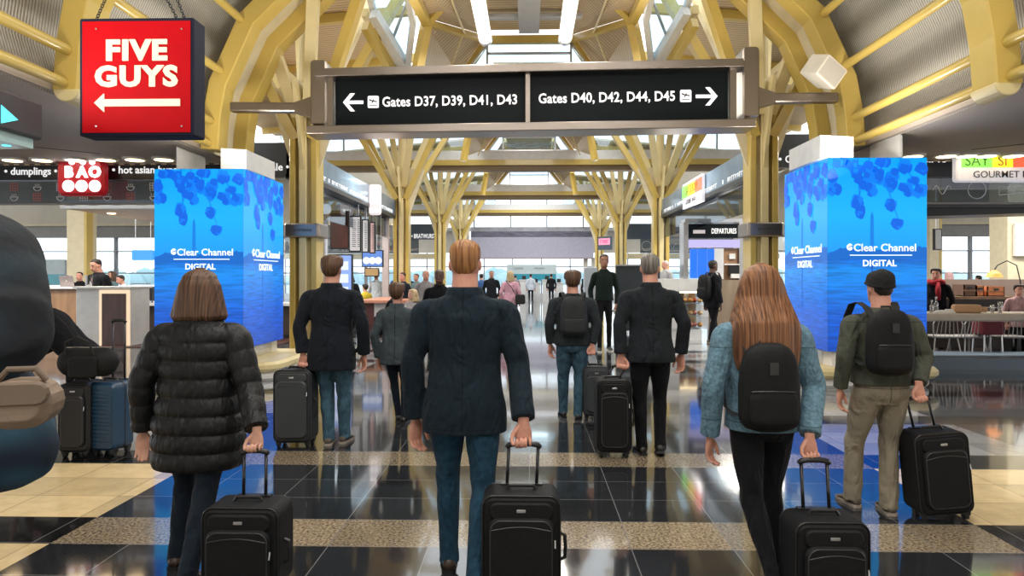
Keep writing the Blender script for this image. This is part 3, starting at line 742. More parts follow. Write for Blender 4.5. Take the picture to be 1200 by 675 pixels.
def pylon(sg, x0, x1, Y, Y2, z0, z1):
    t = thing('screen_pylon', 'tall blue digital screen pylon with blossoms and obelisk picture, on the %s of the hall' % names[sg], 'digital pylon', ((x0+x1)/2, (Y+Y2)/2, 0))
    MB().box((x0, Y, z0), (x1, Y2, z1)).build('case', mat('pylon_case', (.01, .02, .05), .4), t)
    art(t, (x0, Y, z0), (1, 0, 0), x1-x0, z1-z0, 'front')
    if sg < 0: art(t, (x1, Y, z0), (0, 1, 0), Y2-Y, z1-z0, 'side')
    else: art(t, (x0, Y2, z0), (0, -1, 0), Y2-Y, z1-z0, 'side')
    p = MB().rbox((x0+.08, Y+.06, .3), (x1-.08, Y2-.06, z0), .02, 2, axis='z').build('plinth', WHT, t)
    xs = x1-.08 if sg < 0 else x0+.08
    MB().box((xs-.01, Y+.35, .32), (xs+.01, Y2-.35, z0-.03)).build('name_plate', SILVER, p)
    xd = (0, 1, 0) if sg < 0 else (0, -1, 0)
    text('lettering', 'Clear Channel', .1, WHT, p, plane_M((xs+(.012 if sg < 0 else -.012), (Y+Y2)/2, .40), xd, (0, 0, 1)), bold=.002, ext=.001)
    # curb with rounded noses running back to the column
    def curb(z, zz, g, nm, m_):
        a0, a1, b0, b1 = x0-g, x1+g, Y-g, 12.42
        if sg < 0: a1 = max(a1, -3.85)
        else: a0 = min(a0, 3.95); a1 = x1+g+.1
        MB().rbox((a0, b0, z), (a1, b1, zz), .35, 6, axis='z').build(nm, m_, t, auto=40)
    curb(.15, .3, .14, 'curb', YELP); curb(.0, .15, .05, 'curb_base', WHT)
    if sg < 0: cap = [(at(258, 0, Y).x, at(288, 0, Y).x, Y+.02, Y+1.2, .3), (at(206, 0, Y).x, at(206, 0, Y).x+.03, Y+.02, Y+.9, .33)]
    else: cap = [(at(962, 0, Y).x, at(1001, 0, Y).x, Y+.02, Y+1.2, .31), (at(1056, 0, Y).x, at(1056, 0, Y).x+.03, Y+.02, Y+.9, .32)]
    for k, (a0, a1, b0, b1, h) in enumerate(cap):
        pl = [(a0, b0, z1), (a1, b0, z1), (a1, b0, z1+h), (a0, b0, z1+h*1.08)]
        MB().prism(pl, (0, b1-b0, 0)).build('top_cowl' if k == 0 else 'top_fin', WHTP, t)
pylon(-1, at(181, 0, 10.4).x, at(285, 0, 10.4).x, 10.4, 12.1, .50, 3.27)
pylon(1, at(970, 0, 9.95).x, at(1086, 0, 9.95).x, 9.95, 11.6, .53, 3.32)

# ------------------------------------------------------------------ bulkheads over the shops
def bulk(sg, x_in, x_out, Y=12.4):
    xa, xb = sorted((sg*x_in, sg*x_out))
    b = thing('shop_fascia', 'black fascia band with white lettering over the %s shops' % names[sg], 'fascia', ((xa+xb)/2, Y, 3.45))
    MB().box((xa, Y, 3.40), (xb, Y+.12, 3.67)).build('band', mat('fascia_black', (.012, .012, .014), .3), b)
    r = MB().tube([(xa, Y-.04, 3.70), (xb, Y-.04, 3.70)], .035, 8)
    solo('rope_garland', r, rope, 'twisted brown and cream edging along the soffit over the %s shops' % names[sg], 'edging')
    return b
rope = mat('rope_stripes', (.5, .32, .16), .7)
nt = rope.node_tree; w = nt.nodes.new('ShaderNodeTexWave'); w.bands_direction = 'DIAGONAL'; w.inputs['Scale'].default_value = 3.2
rr = nt.nodes.new('ShaderNodeValToRGB'); rr.color_ramp.elements[0].color = (.1, .06, .035, 1); rr.color_ramp.elements[1].color = (.75, .55, .33, 1); rr.color_ramp.elements[0].position = .4; rr.color_ramp.elements[1].position = .6
tcn = nt.nodes.new('ShaderNodeTexCoord'); nt.links.new(tcn.outputs['Object'], w.inputs['Vector']); nt.links.new(w.outputs['Fac'], rr.inputs[0]); nt.links.new(rr.outputs[0], nt.nodes['Principled BSDF'].inputs['Base Color'])
FT = emat('fascia_letter', (.95, .95, .95), .75)
bL = bulk(-1, 5.3, 14.5); bR = bulk(1, 5.5, 14.5)
YB = 12.385
def lab(par, s, px, py, size, bold=.003, sx=1, Y=YB, m=None, align='CENTER'):
    return text('lettering', s, size, m or FT, par, facing(at(px, py, Y)), bold=bold, ext=.003, sx=sx, align=align)
lab(bL, '\u2022 dumplings \u2022', 36, 201, .19); lab(bL, 'rice', -14, 201, .19); lab(bL, '\u2022 hot asian buns \u2022', 131, 199.5, .19, align='LEFT')
lab(bR, 'GIFTS \u2022', 1117, 186.5, .18, align='RIGHT')
# raised fascia pieces behind the arches
for px0, px1, y0, y1, s, tx_, ty, w in ((284, 343, 167, 208, 'ale \u2022', 339, 196, 'left'), (910, 957, 157, 196, '\u2022 CHIL', 912, 187, 'right')):
    Y = 13.2; a, b_ = at(px0, y1, Y), at(px1, y0, Y)
    q = thing('shop_fascia', 'raised dark blue fascia piece with white lettering behind the %s foreground column' % w, 'fascia', ((a.x+b_.x)/2, Y, a.z))
    MB().box((a.x, Y, a.z), (b_.x, Y+.1, b_.z)).build('band', DKG, q)
    text('lettering', s, .2, FT, q, facing(at(tx_, ty, Y-.012)), align='RIGHT' if w == 'left' else 'LEFT', bold=.003, ext=.003)
# downlights in the soffit edge
for sg, xs in ((-1, (12, 47, 86, 122, 156, 190)), (1, (1072, 1111, 1135, 1158, 1190))):
    for i, px in enumerate(xs):
        p = at(px, 183, 11.7); l = thing('ceiling_light', 'pale recessed downlight in the %s soffit above the shop fascia' % names[sg], 'ceiling light', (p.x, 11.7, 3.68), group='downlights along the %s soffit' % names[sg])
        MB().tube([(p.x, 11.75, 3.68), (p.x, 11.75, 3.645)], .2, 14).build('bezel', WHT, l)
        MB().tube([(p.x, 11.75, 3.65), (p.x, 11.75, 3.638)], .15, 14).build('lens', WARML, l)
# BAO sign
t = thing('shop_sign', 'red rounded sign with glowing letters BAO and three discs', 'shop sign', tuple(at(97, 210, 12.2)))
a, b_ = at(70, 230, 12.2), at(125, 188, 12.2)
MB().rbox((a.x, 12.1, a.z), (b_.x, 12.3, b_.z), .12, 5).build('case', mat('bao_red', (.55, .02, .03), .35, emit=(.6, .0, .02), es=.12), t)
WG = emat('bright_white_glow', (1, 1, 1), 2.2)
for s, px in (('B', 80.5), ('A', 96), ('O', 111)): text('lettering', s, .26, WG, t, facing(at(px, 202, 12.09)), bold=.016, ext=.006)
for px in (80.5, 96, 111.5): MB().disc(at(px, 218, 12.1), .105, t=.02).build('glowing_disc', WG, t)
for px in (84, 97, 108): MB().sph(at(px, 190, 12.0), .05, 8, 6).build('spot_lamp', WG, t, smooth=True)
# SAY SI sign
t = thing('shop_sign', 'white sign with green, yellow and red blocks reading SAY SI BON! over the right shop', 'shop sign', tuple(at(1170, 195, 12.0)))
YS = 11.95; a, b_ = at(1121, 213, YS), at(1262, 178, YS)
MB().rbox((a.x, YS, a.z), (b_.x, YS+.14, b_.z), .05, 4).build('board', mat('sign_white', (.75, .75, .78), .35, emit=(.9, .9, 1), es=.35), t)
GW, YW, RW = emat('sign_green', (.25, .9, .1), 1.1), emat('sign_yellow', (1, .75, .02), 1.2), emat('sign_red', (1, .12, .05), 1.1)
for x0, x1, m_ in ((1127, 1163, GW), (1163, 1187, YW), (1187, 1256, RW)):
    p, q = at(x0, 196, YS-.01), at(x1, 181.5, YS-.01); MB().box((p.x, YS-.012, p.z), (q.x, YS-.002, q.z)).build('colour_block', m_, t)
for s, px, m_, sz in (('SAY', 1145, mat('green_ink', (.05, .2, .03), .5), .24), ('SI', 1175, mat('brown_ink', (.35, .15, .02), .5), .24), ('BON!', 1219, mat('pale_ink', (.9, .6, .5), .5), .24), ('GOURMET MARKET', 1191, mat('ink_grey', (.08, .08, .09), .5), .165)):
    text('lettering', s, sz, m_, t, facing(at(px, 189 if sz > .2 else 204.5, YS-.016)), bold=.001, ext=.002, sx=1.0)

# doodle glass
DOO = mat('white_line_print', (.75, .75, .78), .5)
def doodle_glass(sg, x_in, x_out, Y, z0, z1, label, icons):
    xa, xb = sorted((sg*x_in, sg*x_out)); t = thing('printed_glass', label, 'glass panel', ((xa+xb)/2, Y, z0))
    MB().box((xa, Y, z0), (xb, Y+.02, z1)).build('pane', glassmat('smoky_glass', (.42, .47, .52), .2), t)
    MB().box((xa, Y-.02, z0-.03), (xb, Y+.04, z0)).build('bottom_rail', GREYP, t)
    icons(t, xa, xb, Y-.008, z0, z1)
def icons_left(t, xa, xb, Y, z0, z1):
    x = xa+.3; k = 0; rng = random.Random(4); h = z1-z0
    while x < xb-.15:
        for r_ in range(2):
            z = z0+h*(.28+.44*r_); mb = MB(); s = h*.17
            if (k+r_) % 2: 
                for i in range(4):
                    mb.tube([(x-s, Y, z-s+i*s*.66), (x+s, Y, z-s+i*s*.66)], .006, 4); mb.tube([(x-s+i*s*.66, Y, z-s), (x-s+i*s*.66, Y, z+s)], .006, 4)
            else:
                mb.tube([(x+cos(a_)*s, Y, z+sin(a_)*s) for a_ in [pi+pi*i/8 for i in range(9)]], .008, 4); mb.tube([(x-s, Y, z), (x+s, Y, z)], .008, 4)
                for q in (-.5, 0, .5): mb.tube([(x+q*s, Y, z+s*.2), (x+q*s, Y, z+s*.8)], .006, 4)
            mb.build('line_drawing', REDD if (k+r_) % 4 == 3 else DOO, t)
        x += .44; k += 1
REDD = mat('red_line_print', (.6, .15, .12), .5)
def icons_right(t, xa, xb, Y, z0, z1):
    x = xa+.3; h = z1-z0; k = 0
    while x < xb-.2:
        mb = MB(); c = V((x, Y, (z0+z1)/2)); s = h*.36; n = 12
        if k % 3 == 0: mb.tube([c+V((cos(2*pi*i/n)*s, 0, sin(2*pi*i/n)*s)) for i in range(n+1)], .008, 4)
        elif k % 3 == 1:
            mb.tube([c+V(p) for p in ((-s*1.4, 0, s*.3), (-s*.4, 0, s*.3), (0, 0, s*.8), (s*1.3, 0, s*.6), (s*1.3, 0, -s*.3), (-s*1.4, 0, -s*.6), (-s*1.4, 0, s*.3))], .008, 4); mb.tube([c+V((cos(2*pi*i/n)*s*.3, 0, sin(2*pi*i/n)*s*.2)) for i in range(n+1)], .008, 4)
        else: mb.tube([c+V((-s+2*s*i/10, 0, sin(i*.9)*s*.5)) for i in range(11)], .008, 4)
        mb.build('line_drawing', DOO, t); x += .62; k += 1
doodle_glass(-1, 5.75, 14.3, 12.5, 2.98, 3.40, 'smoky glass band with bowls and grids drawn on it under the left fascia', icons_left)
doodle_glass(1, 5.9, 14.3, 12.5, 2.95, 3.40, 'smoky glass band with food doodles under the right fascia', icons_right)

# ------------------------------------------------------------------ side interiors
for sg in (-1, 1):
    n_ = names[sg]; x0, x1 = sorted((sg*5.6, sg*26)); BY = 28.0
    struct('wall_%s_rear' % n_, MB().box((x0, BY, 3.75), (x1, BY+.3, 6.4)), BEIGE)
    struct('trim_%d' % (70+sg), MB().box((x0, BY-.1, 3.25), (x1, BY+.2, 3.75)), mat('grey_header', (.28, .27, .26), .6))
    struct('trim_%d' % (80+sg), MB().box((x0, BY-.35, 3.72), (x1, BY, 3.8)), CREAM)
    g = MB().box((x0, BY+.1, .5), (x1, BY+.12, 3.25)); o = struct('window_%d' % (3 if sg < 0 else 4), g, GLASS)
    f = MB(); x = x0
    while x < x1: f.box((x-.05, BY+.02, .5), (x+.05, BY+.18, 3.25)); x += 1.75
    for z in (1.75, 2.65): f.box((x0, BY+.04, z), (x1, BY+.16, z+.05))
    f.build('mullion', GREYP, o, world=False)
    struct('wall_%s_sill' % n_, MB().box((x0, BY, 0), (x1, BY+.25, .5)), WHTP)
    struct('ceiling_%s_shop' % n_, MB().box((min(sg*9.6, sg*26), 12.6, 5.6), (max(sg*9.6, sg*26), BY, 5.75)), BEIGE)
for i, (px, Y, w, l) in enumerate(((96, 21.6, .6, 'beige square pillar behind the podium on the left'), (1186, 19, .75, 'beige square pillar at the right edge behind the counter'), (1092, 24, .35, 'thin yellow pillar just right of the right screen pylon'))):
    x = at(px, 300, Y).x; t = thing('pillar', l, 'pillar', (x, Y, 0))
    MB().box((x-w/2, Y-w/2, 0), (x+w/2, Y+w/2, 5.6)).build('shaft', CREAM, t, mods=[bevel(.02, 2)])
    MB().box((x+w/2-.02, Y-w/2-.02, 0), (x+w/2+.06, Y, 5.6)).build('edge_strip', YEL, t)
# left kiosk canopy
a, b_ = at(74, 245, 14), at(215, 234.5, 14)
t = thing('canopy', 'white fronted canopy with light wood underside over the left counter', 'canopy', ((a.x+b_.x)/2, 15.5, a.z))
MB().box((a.x, 13.9, a.z), (b_.x, 14.1, b_.z)).build('fascia', WHT, t)
MB().box((a.x, 14.1, a.z+.01), (b_.x, 18.5, a.z+.08)).build('underside', WOODL, t)
for i in range(4): MB().tube([(a.x+.4+i*.6, 15+i % 2, a.z+.012), (a.x+.4+i*.6, 15+i % 2, a.z-.01)], .08, 12).build('spot_lamp', WARML, t)
for i in range(5): MB().box((a.x+.12+i*.5, 13.89, a.z+.07), (a.x+.3+i*.5, 13.9, a.z+.11)).build('printed_mark', mat('ink_grey', (.08, .08, .09), .5), t)
for xx in (b_.x-.1,): MB().box((xx-.05, 18.3, 0), (xx+.05, 18.4, a.z)).build('post', SILVER, t)
# podium
t = thing('podium', 'white podium with a dark walnut front panel in a lit cream frame', 'podium', (at(120, 404, 16).x, 15.7, 0))
pa, pb = at(89, 400, 15.6), at(153, 338, 15.6)
MB().box((pa.x, 15.6, 0), (pb.x, 16.4, pb.z)).build('body', WHT, t, mods=[bevel(.01, 1)])
q0, q1 = at(117, 404, 15.58), at(152, 340, 15.58)
MB().box((q0.x, 15.56, .0), (q1.x, 15.6, q1.z)).build('frame', emat('cream_lit_edge', (1, .75, .5), .75), t)
MB().box((q0.x+.07, 15.54, .0), (q1.x-.07, 15.57, q1.z-.08)).build('panel', WOODD, t)
MB().box((pa.x-.04, 15.52, pb.z), (pb.x+.04, 16.45, pb.z+.04)).build('top', WHT, t)
PT = pb.z+.04
c = at(104, 330, 15.9); g = MB().lathe((c.x, 15.9, PT), [(.07, 0), (.085, .26), (.08, .26), (.065, .02)], 16)
solo('glass_jar', g, glassmat('jar_glass', (.8, .8, .8), .35), 'clear glass jar on top of the walnut fronted podium', 'jar')
# raised floor
solo('platform', MB().box((-12.8, 15.3, 0), (-5.9, 20, .02)), WOODD, 'dark wooden floor platform around the left counters', 'platform')
# counters left back
x0, x1 = at(148, 0, 17.6).x, -5.9
t = thing('counter', 'dark service counter with pale top between podium and left screen pylon', 'counter', ((x0+x1)/2, 18, 0))
MB().box((x0, 17.6, .02), (x1, 18.2, .86)).build('body', mat('dark_brown_front', (.05, .035, .03), .5), t); MB().box((x0-.05, 17.5, .86), (x1, 18.35, .93)).build('top', WHT, t)
MB().box((x0, 17.55, .02), (x1, 17.6, .12)).build('kickboard', BLK, t)
def espresso(px, Y, z, w, l):
    x = at(px, 0, Y).x; t = thing('espresso_machine', l, 'coffee machine', (x, Y, z))
    MB().rbox((x-w/2, Y-.25, z+.04), (x+w/2, Y+.25, z+.42), .05, 3).build('body', BLK, t)
    for s in (-1, 1):
        MB().tube([(x+s*w*.25, Y-.28, z+.26), (x+s*w*.25, Y-.28, z+.16)], .035, 10).build('group_head', SILVER, t); MB().tube([(x+s*w*.25, Y-.3, z+.2), (x+s*w*.25, Y-.46, z+.19)], .015, 8).build('portafilter_handle', BLK, t)
    MB().box((x-w/2+.03, Y-.34, z+.04), (x+w/2-.03, Y-.1, z+.07)).build('drip_tray', SILVER, t)
    for s in (-1, 1): MB().tube([(x+s*w*.4, Y-.1, z), (x+s*w*.4, Y-.1, z+.05)], .02, 8).build('foot', BLK, t)
    rl = MB(); rl.tube([(x-w/2+.04, Y-.2, z+.42), (x-w/2+.04, Y-.2, z+.5), (x+w/2-.04, Y-.2, z+.5), (x+w/2-.04, Y-.2, z+.42)], .012, 6); rl.build('cup_rail', SILVER, t)
espresso(170, 17.95, .93, .62, 'black espresso machine on the dark service counter left of the blue pylon')
for i, (px, hh) in enumerate(((151, .16), (156, .12), (161, .15))):
    x = at(px, 0, 17.8).x; t = thing('paper_cup', 'white paper cup on the dark service counter, %s' % ['nearest the podium', 'middle of the three', 'nearest the coffee machine'][i], 'cup', (x, 17.8, .93), group=None)
    MB().lathe((x, 17.8, .93), [(.035, 0), (.05, hh), (.045, hh)], 14).build('cup', WHT, t, smooth=True, auto=40); MB().lathe((x, 17.8, .93+hh), [(.052, 0), (.048, .012), (.02, .018)], 14).build('lid', BLK, t)
x0, x1 = at(30, 0, 19).x, at(112, 0, 19).x
t = thing('counter', 'long white topped bar counter behind the podium at the far left', 'counter', ((x0+x1)/2, 19, 0))
MB().box((x0, 18.8, .02), (x1, 19.4, 1.28)).build('body', WOODM, t); MB().box((x0-.05, 18.7, 1.28), (x1+.05, 19.5, 1.34)).build('top', WHT, t)
def laptop(px, Y, z, w, h, label, m, rz=0):
    x = at(px, 0, Y).x; t = thing('laptop', label, 'laptop', (x, Y, z), rz)
    MB().rbox((-w/2, -.0, 0), (w/2, .23, .015), .01, 2, axis='z').build('base', m, t, world=False)
    l = MB().rbox((-w/2, -.008, 0), (w/2, .008, h), .015, 3).build('lid', m, t, world=False); l.location = (0, 0, .012); l.rotation_euler = (radians(14), 0, 0)
    MB().disc((0, -.009, h*.5), .02, t=.002).build('lid_emblem', WHT, l, world=False)
laptop(79, 18.95, 1.34, .40, .30, 'open rose grey laptop seen from behind on the white bar counter', mat('rose_grey_metal', (.42, .35, .34), .4, .6))
# info boards
def board(px0, px1, py0, py1, Y, label, cat, mats, name='information_board', depth=.12, legs=False):
    a, b_ = at(px0, py1, Y), at(px1, py0, Y); t = thing(name, label, cat, ((a.x+b_.x)/2, Y, a.z if not legs else 0))
    MB().rbox((a.x, Y, a.z), (b_.x, Y+depth, b_.z), .04, 3).build('panel', mats[0], t)
    if len(mats) > 1: MB().box((a.x+.03, Y-.01, a.z+.02), (b_.x-.03, Y+.005, a.z+(b_.z-a.z)*.42)).build('lower_band', mats[1], t)
    if legs:
        for x in (a.x+.1, b_.x-.1): MB().tube([(x, Y+.06, 0), (x, Y+.06, a.z)], .03, 8).build('leg', SILVER, t)
    else:
        for x in (a.x+.1, b_.x-.1): MB().tube([(x, Y+.06, b_.z), (x, Y+.06, b_.z+2)], .012, 6).build('hanger_rod', SILVER, t)
    return t, a, b_
TEAL = mat('teal_band', (.12, .42, .52), .4); PALEB = mat('pale_blue_board', (.52, .6, .63), .4)
board(40, 76, 304, 334, 25, 'pale information board with a teal lower half near the left windows', 'board', (PALEB, TEAL), legs=True)
t, a, b_ = board(154, 179, 293, 305, 22, 'small bright blue hanging sign beside the left screen pylon', 'hanging sign', (emat('blue_sign', (.05, .35, .85), .8),), name='hanging_sign')
t, a, b_ = board(594, 652, 310, 329, 46.5, 'wide pale blue backboard with teal lower band behind the far gate desks', 'board', (PALEB, mat('teal_deep', (.02, .28, .38), .4)), legs=True)
for px, s in ((607, 'Welcome'), (632, 'American')):
    marks('small_lettering', mat('ink_grey', (0, 0, 0)), t, facing(at(px, 314.5, 46.4)), .7, .1, 12, px)
# gate desks
for i, px in enumerate((614, 628, 641, 655, 672, 684)):
    Y = 45.0+(i % 2)*.4; x = at(px, 0, Y).x; h = 1.25 if i % 2 else 1.45
    t = thing('gate_desk', 'white gate desk at the far end, ' + ['leftmost of all', 'left of the agent in pale blue', 'right of the agent in pale blue', 'under the backboard end', 'second from the right', 'rightmost, beside the beige post'][i], 'desk', (x, Y, 0))
    MB().box((x-.28, Y, 0), (x+.28, Y+.5, h-.05)).build('body', WHTP, t); MB().box((x-.33, Y-.06, h-.05), (x+.33, Y+.56, h)).build('top', WHT, t)
    MB().rbox((x-.13, Y+.2, h), (x+.13, Y+.24, h+.25), .02).build('monitor', BLK, t)

# ------------------------------------------------------------------ slanting shop fascias beside the hall
for sg in (-1, 1):
    x = -4.38 if sg < 0 else 4.30; x2 = x+sg*.35; n_ = names[sg]; ya, yb = 13.2, 22.2
    t = thing('slanting_fascia', 'slate blue shop fascia running back from the %s foreground column' % n_, 'fascia', (x, 17.5, 3.5))
    MB().box((min(x, x2), ya, 3.62), (max(x, x2), yb, 4.12)).build('panel', SLATE, t)
    MB().box((min(x, x2)-.02, ya, 3.52), (max(x, x2)+.02, yb+.02, 3.62)).build('bottom_rail', BLK, t)
    MB().box((min(x, x2)-.01, yb, 3.6), (max(x, x2)+.01, yb+.04, 4.14)).build('end_cap', BLK, t)
    xs = x-sg*.008; xd = (0, 1, 0) if sg < 0 else (0, -1, 0)
    marks('small_lettering', FT, t, plane_M((xs, 17.6, 3.71), xd, (0, 0, 1)), 8.4, .10, 62, 5+sg)
    # glass below
    MB().box((min(x, x2)+.1, ya, 2.9), (min(x, x2)+.12, yb, 3.52)).build('printed_glass', glassmat('smoky_glass', (0, 0, 0)), t)
# flag signs on the fascias
t = thing('flag_sign', 'white glowing rounded flag sign projecting from the left slanting fascia', 'shop sign', (-4.1, 18.6, 3.6))
a, b_ = at(433, 252, 18.6), at(443, 216, 18.6)
MB().rbox((a.x-.02, 18.56, a.z), (b_.x+.08, 18.7, b_.z), .08, 4).build('case', emat('pinkish_white_glow', (.9, .8, .8), .75), t)
for k in range(6):
    zz = a.z+.12+(k//2)*.24; xx = a.x+.08+(k % 2)*.12; MB().disc((xx, 18.56, zz), .05, t=.012).build('glowing_disc', WG, t)
t = thing('flag_sign', 'multicoloured flag sign on the right slanting fascia', 'shop sign', (4.25, 17, 3.6))
def yx(px): 
    u = (px-600)/F; r_ = FW+RT*u; return 4.27*r_.y/r_.x
y0, y1 = yx(826), yx(803); zt, zb_ = 4.12, 3.45
MB().box((4.2, y0, zb_), (4.27, y1, zt)).build('board', mat('sign_white', (0, 0, 0)), t)
for k, m_ in enumerate((RW, YW, GW)):
    w_ = (y1-y0)/3; MB().box((4.19, y0+k*w_, zb_+.28), (4.2, y0+(k+1)*w_, zt-.06)).build('colour_block', m_, t)
text('lettering', 'SAY SI BON!', .3, mat('brown_ink', (0, 0, 0)), t, plane_M((4.185, (y0+y1)/2, zb_+.44), (0, -1, 0), (0, 0, 1)), bold=.002, ext=.002, sx=.8)
text('lettering', 'GOURMET MARKET', .18, mat('ink_grey', (0, 0, 0)), t, plane_M((4.185, (y0+y1)/2, zb_+.14), (0, -1, 0), (0, 0, 1)), bold=.001, ext=.002, sx=.8)

# ------------------------------------------------------------------ left restaurant front (between the columns)
def slab(px0, px1, py0, py1, Y, m, name, label, cat, frame=None, hang=None, leg=False, d=.1, content=None):
    a, b_ = at(px0, py1, Y), at(px1, py0, Y); t = thing(name, label, cat, ((a.x+b_.x)/2, Y, 0 if leg else a.z))
    MB().box((a.x, Y, a.z), (b_.x, Y+d, b_.z)).build('case', frame or BLK, t)
    s_ = MB().box((a.x+.03, Y-.008, a.z+.03), (b_.x-.03, Y, b_.z-.03)).build('face', m, t)
    if content: content(t, s_, a, b_, Y-.012)
    if leg: MB().tube([((a.x+b_.x)/2, Y+d/2, 0), ((a.x+b_.x)/2, Y+d/2, a.z)], .04, 8).build('stand', SILVER, t)
    if hang:
        for x in (a.x+.08, b_.x-.08): MB().tube([(x, Y+d/2, b_.z), (x, Y+d/2, hang)], .012, 6).build('hanger_rod', SILVER, t)
    return t
def menu_lines(t, s_, a, b_, Y):
    mb = MB(); n = 14; w = b_.x-a.x
    for c_ in range(2):
        for i in range(n):
            z = b_.z-.12-(b_.z-a.z-.2)*i/n; mb.box((a.x+.08+c_*w*.46, Y, z), (a.x+.08+c_*w*.46+w*(.3+.08*((i*7) % 3)/3), Y+.003, z+.018))
    mb.build('menu_text', mat('ink_grey', (0, 0, 0)), t)
MENU = emat('menu_white', (.75, .72, .72), .55)
slab(387, 409, 247, 292, 17.2, WOODD, 'menu_board', 'dark brown blank board left of the white menus', 'menu board', hang=4.2)
slab(409, 423, 253, 295, 17.8, MENU, 'menu_board', 'white menu board next to the dark brown board', 'menu board', hang=4.2, content=menu_lines)
slab(424, 432, 257, 296, 18.6, MENU, 'menu_board', 'narrow white menu board between two others', 'menu board', hang=4.2, content=menu_lines)
slab(433, 439.5, 260, 297, 19.2, emat('menu_pink', (.75, .5, .47), .5), 'menu_board', 'pinkish menu board, rightmost of the menus', 'menu board', hang=4.2, content=menu_lines)
def ui(t, s_, a, b_, Y):
    for i in range(3): MB().box((a.x+.06, Y, a.z+.12+i*.32), (b_.x-.1, Y+.003, a.z+.34+i*.32)).build('screen_tile', emat('screen_white_blue', (.7, .78, 1), .9), s_)
slab(386, 413, 298, 352, 17.0, emat('kiosk_blue', (.28, .42, .9), .8), 'order_screen', 'tall pale blue order screen in a black frame behind the black coated walker', 'screen', leg=True, content=ui)
def tvc(t, s_, a, b_, Y):
    for k in range(3):
        c = V((a.x+(b_.x-a.x)*(.22+.28*k), Y, a.z+(b_.z-a.z)*.38)); MB().disc(c, .11, t=.004).build('picture_blob', emat('tv_white', (.8, .85, .95), .8), s_)
slab(424, 449, 293, 313, 20.5, emat('tv_blue', (.12, .25, .65), .8), 'television', 'hanging television with a blue picture over the seated crowd', 'television', hang=4.2, content=tvc)
slab(427, 444, 314, 324, 23, emat('amber_sign', (.55, .35, .15), .5), 'hanging_sign', 'small brown lit sign below the television', 'hanging sign', hang=4.3)
p = at(380, 240, 16.4); t = thing('sign_post', 'silver post with a small glowing oval sign, right of the left foreground column', 'sign post', (p.x, 16.4, 0))
MB().tube([(p.x, 16.4, 0), (p.x, 16.4, 3.2)], .09, 12).build('post', SILVER, t, smooth=True, auto=50); MB().rbox((p.x-.15, 16.25, 3.12), (p.x+.2, 16.32, 3.36), .1, 4).build('oval_sign', WG, t)
for px, Y in ((452, 22),):
    p = at(px, 300, Y); t = thing('pillar', 'slim pinkish grey pillar between the television and the second left tree column', 'pillar', (p.x, Y, 0))
    MB().box((p.x-.1, Y-.1, 0), (p.x+.1, Y+.1, 3.9)).build('shaft', mat('pinkish_grey', (.45, .4, .4), .5), t); MB().box((p.x-.16, Y-.16, 3.85), (p.x+.16, Y+.16, 3.95)).build('capital', GREYP, t)
# counter with red brown end
a = at(425, 392, 18.6); t = thing('counter', 'low counter with terracotta top, dark red end and white side at the left restaurant', 'counter', (a.x+.6, 19.2, 0))
MB().box((a.x, 18.6, 0), (a.x+.32, 21.5, .9)).build('end_panel', mat('oxblood', (.09, .03, .03), .4), t); MB().box((a.x+.32, 18.6, 0), (a.x+1.15, 21.5, .9)).build('side_panel', mat('mottled_white', (.55, .55, .56), .35, var=(4, .15)), t)
MB().box((a.x-.2, 18.5, .9), (a.x+1.2, 21.6, .97)).build('top', TERRA, t)
# band + signs further back, left and right
for sg in (-1, 1):
    n_ = names[sg]; xa, xb = sorted((sg*(4.45 if sg < 0 else 4.75), sg*12)); Y = 33.2
    t = thing('shop_fascia', 'navy fascia band far back on the %s, between the second and third tree columns' % n_, 'fascia', ((xa+xb)/2, Y, 3.5))
    MB().box((xa, Y, 3.45), (xb, Y+.2, 4.2)).build('band', NAVY, t)
    if sg < 0: text('lettering', 'WINES      BAR \u2022 BRATWURST', .3, FT, t, plane_M((at(511, 0, Y).x, Y-.02, 3.6), (1, 0, 0), (0, 0, 1)), align='RIGHT', bold=.006, ext=.003, sx=.62)
    doodle_glass(sg, 5.4, 12, Y+.1, 2.8, 3.45, 'printed glass band under the far navy fascia on the %s' % n_, icons_left if sg < 0 else icons_right)
    struct('trim_%d' % (90+sg), MB().box((xa, Y-.2, 2.5), (xb, Y+.6, 2.75)), CREAM)
    for k in range(5):
        x = xa+.6+k*1.3; l = thing('pendant_light', 'small glowing pendant under the far %s fascia' % n_, 'pendant light', (x, Y-.5, 2.55), group='pendants under the far %s fascia' % n_)
        MB().tube([(x, Y-.3, 2.5), (x, Y-.3, 2.36)], .01, 5).build('cord', BLK, l); MB().sph((x, Y-.3, 2.32), .07, 10, 6).build('bulb', WARML, l, smooth=True)
    # shop side walls in the distance
t = thing('neon_sign', 'dark angled box sign with pink glowing lettering, left of the third right tree column', 'shop sign', tuple(at(709, 285, 31)), radians(-38))
MB().box((-.35, -.06, -.3), (.35, .06, .3)).build('case', NAVY, t, world=False)
MB().box((-.30, -.07, -.08), (.30, -.06, .22)).build('lit_panel', emat('pink_lit', (.85, .35, .5), .8), t, world=False); marks('small_lettering', emat('pink_neon', (.7, .04, .22), 1), t, facing((0, -.072, .07)), .46, .17, 5, 3, world=False)

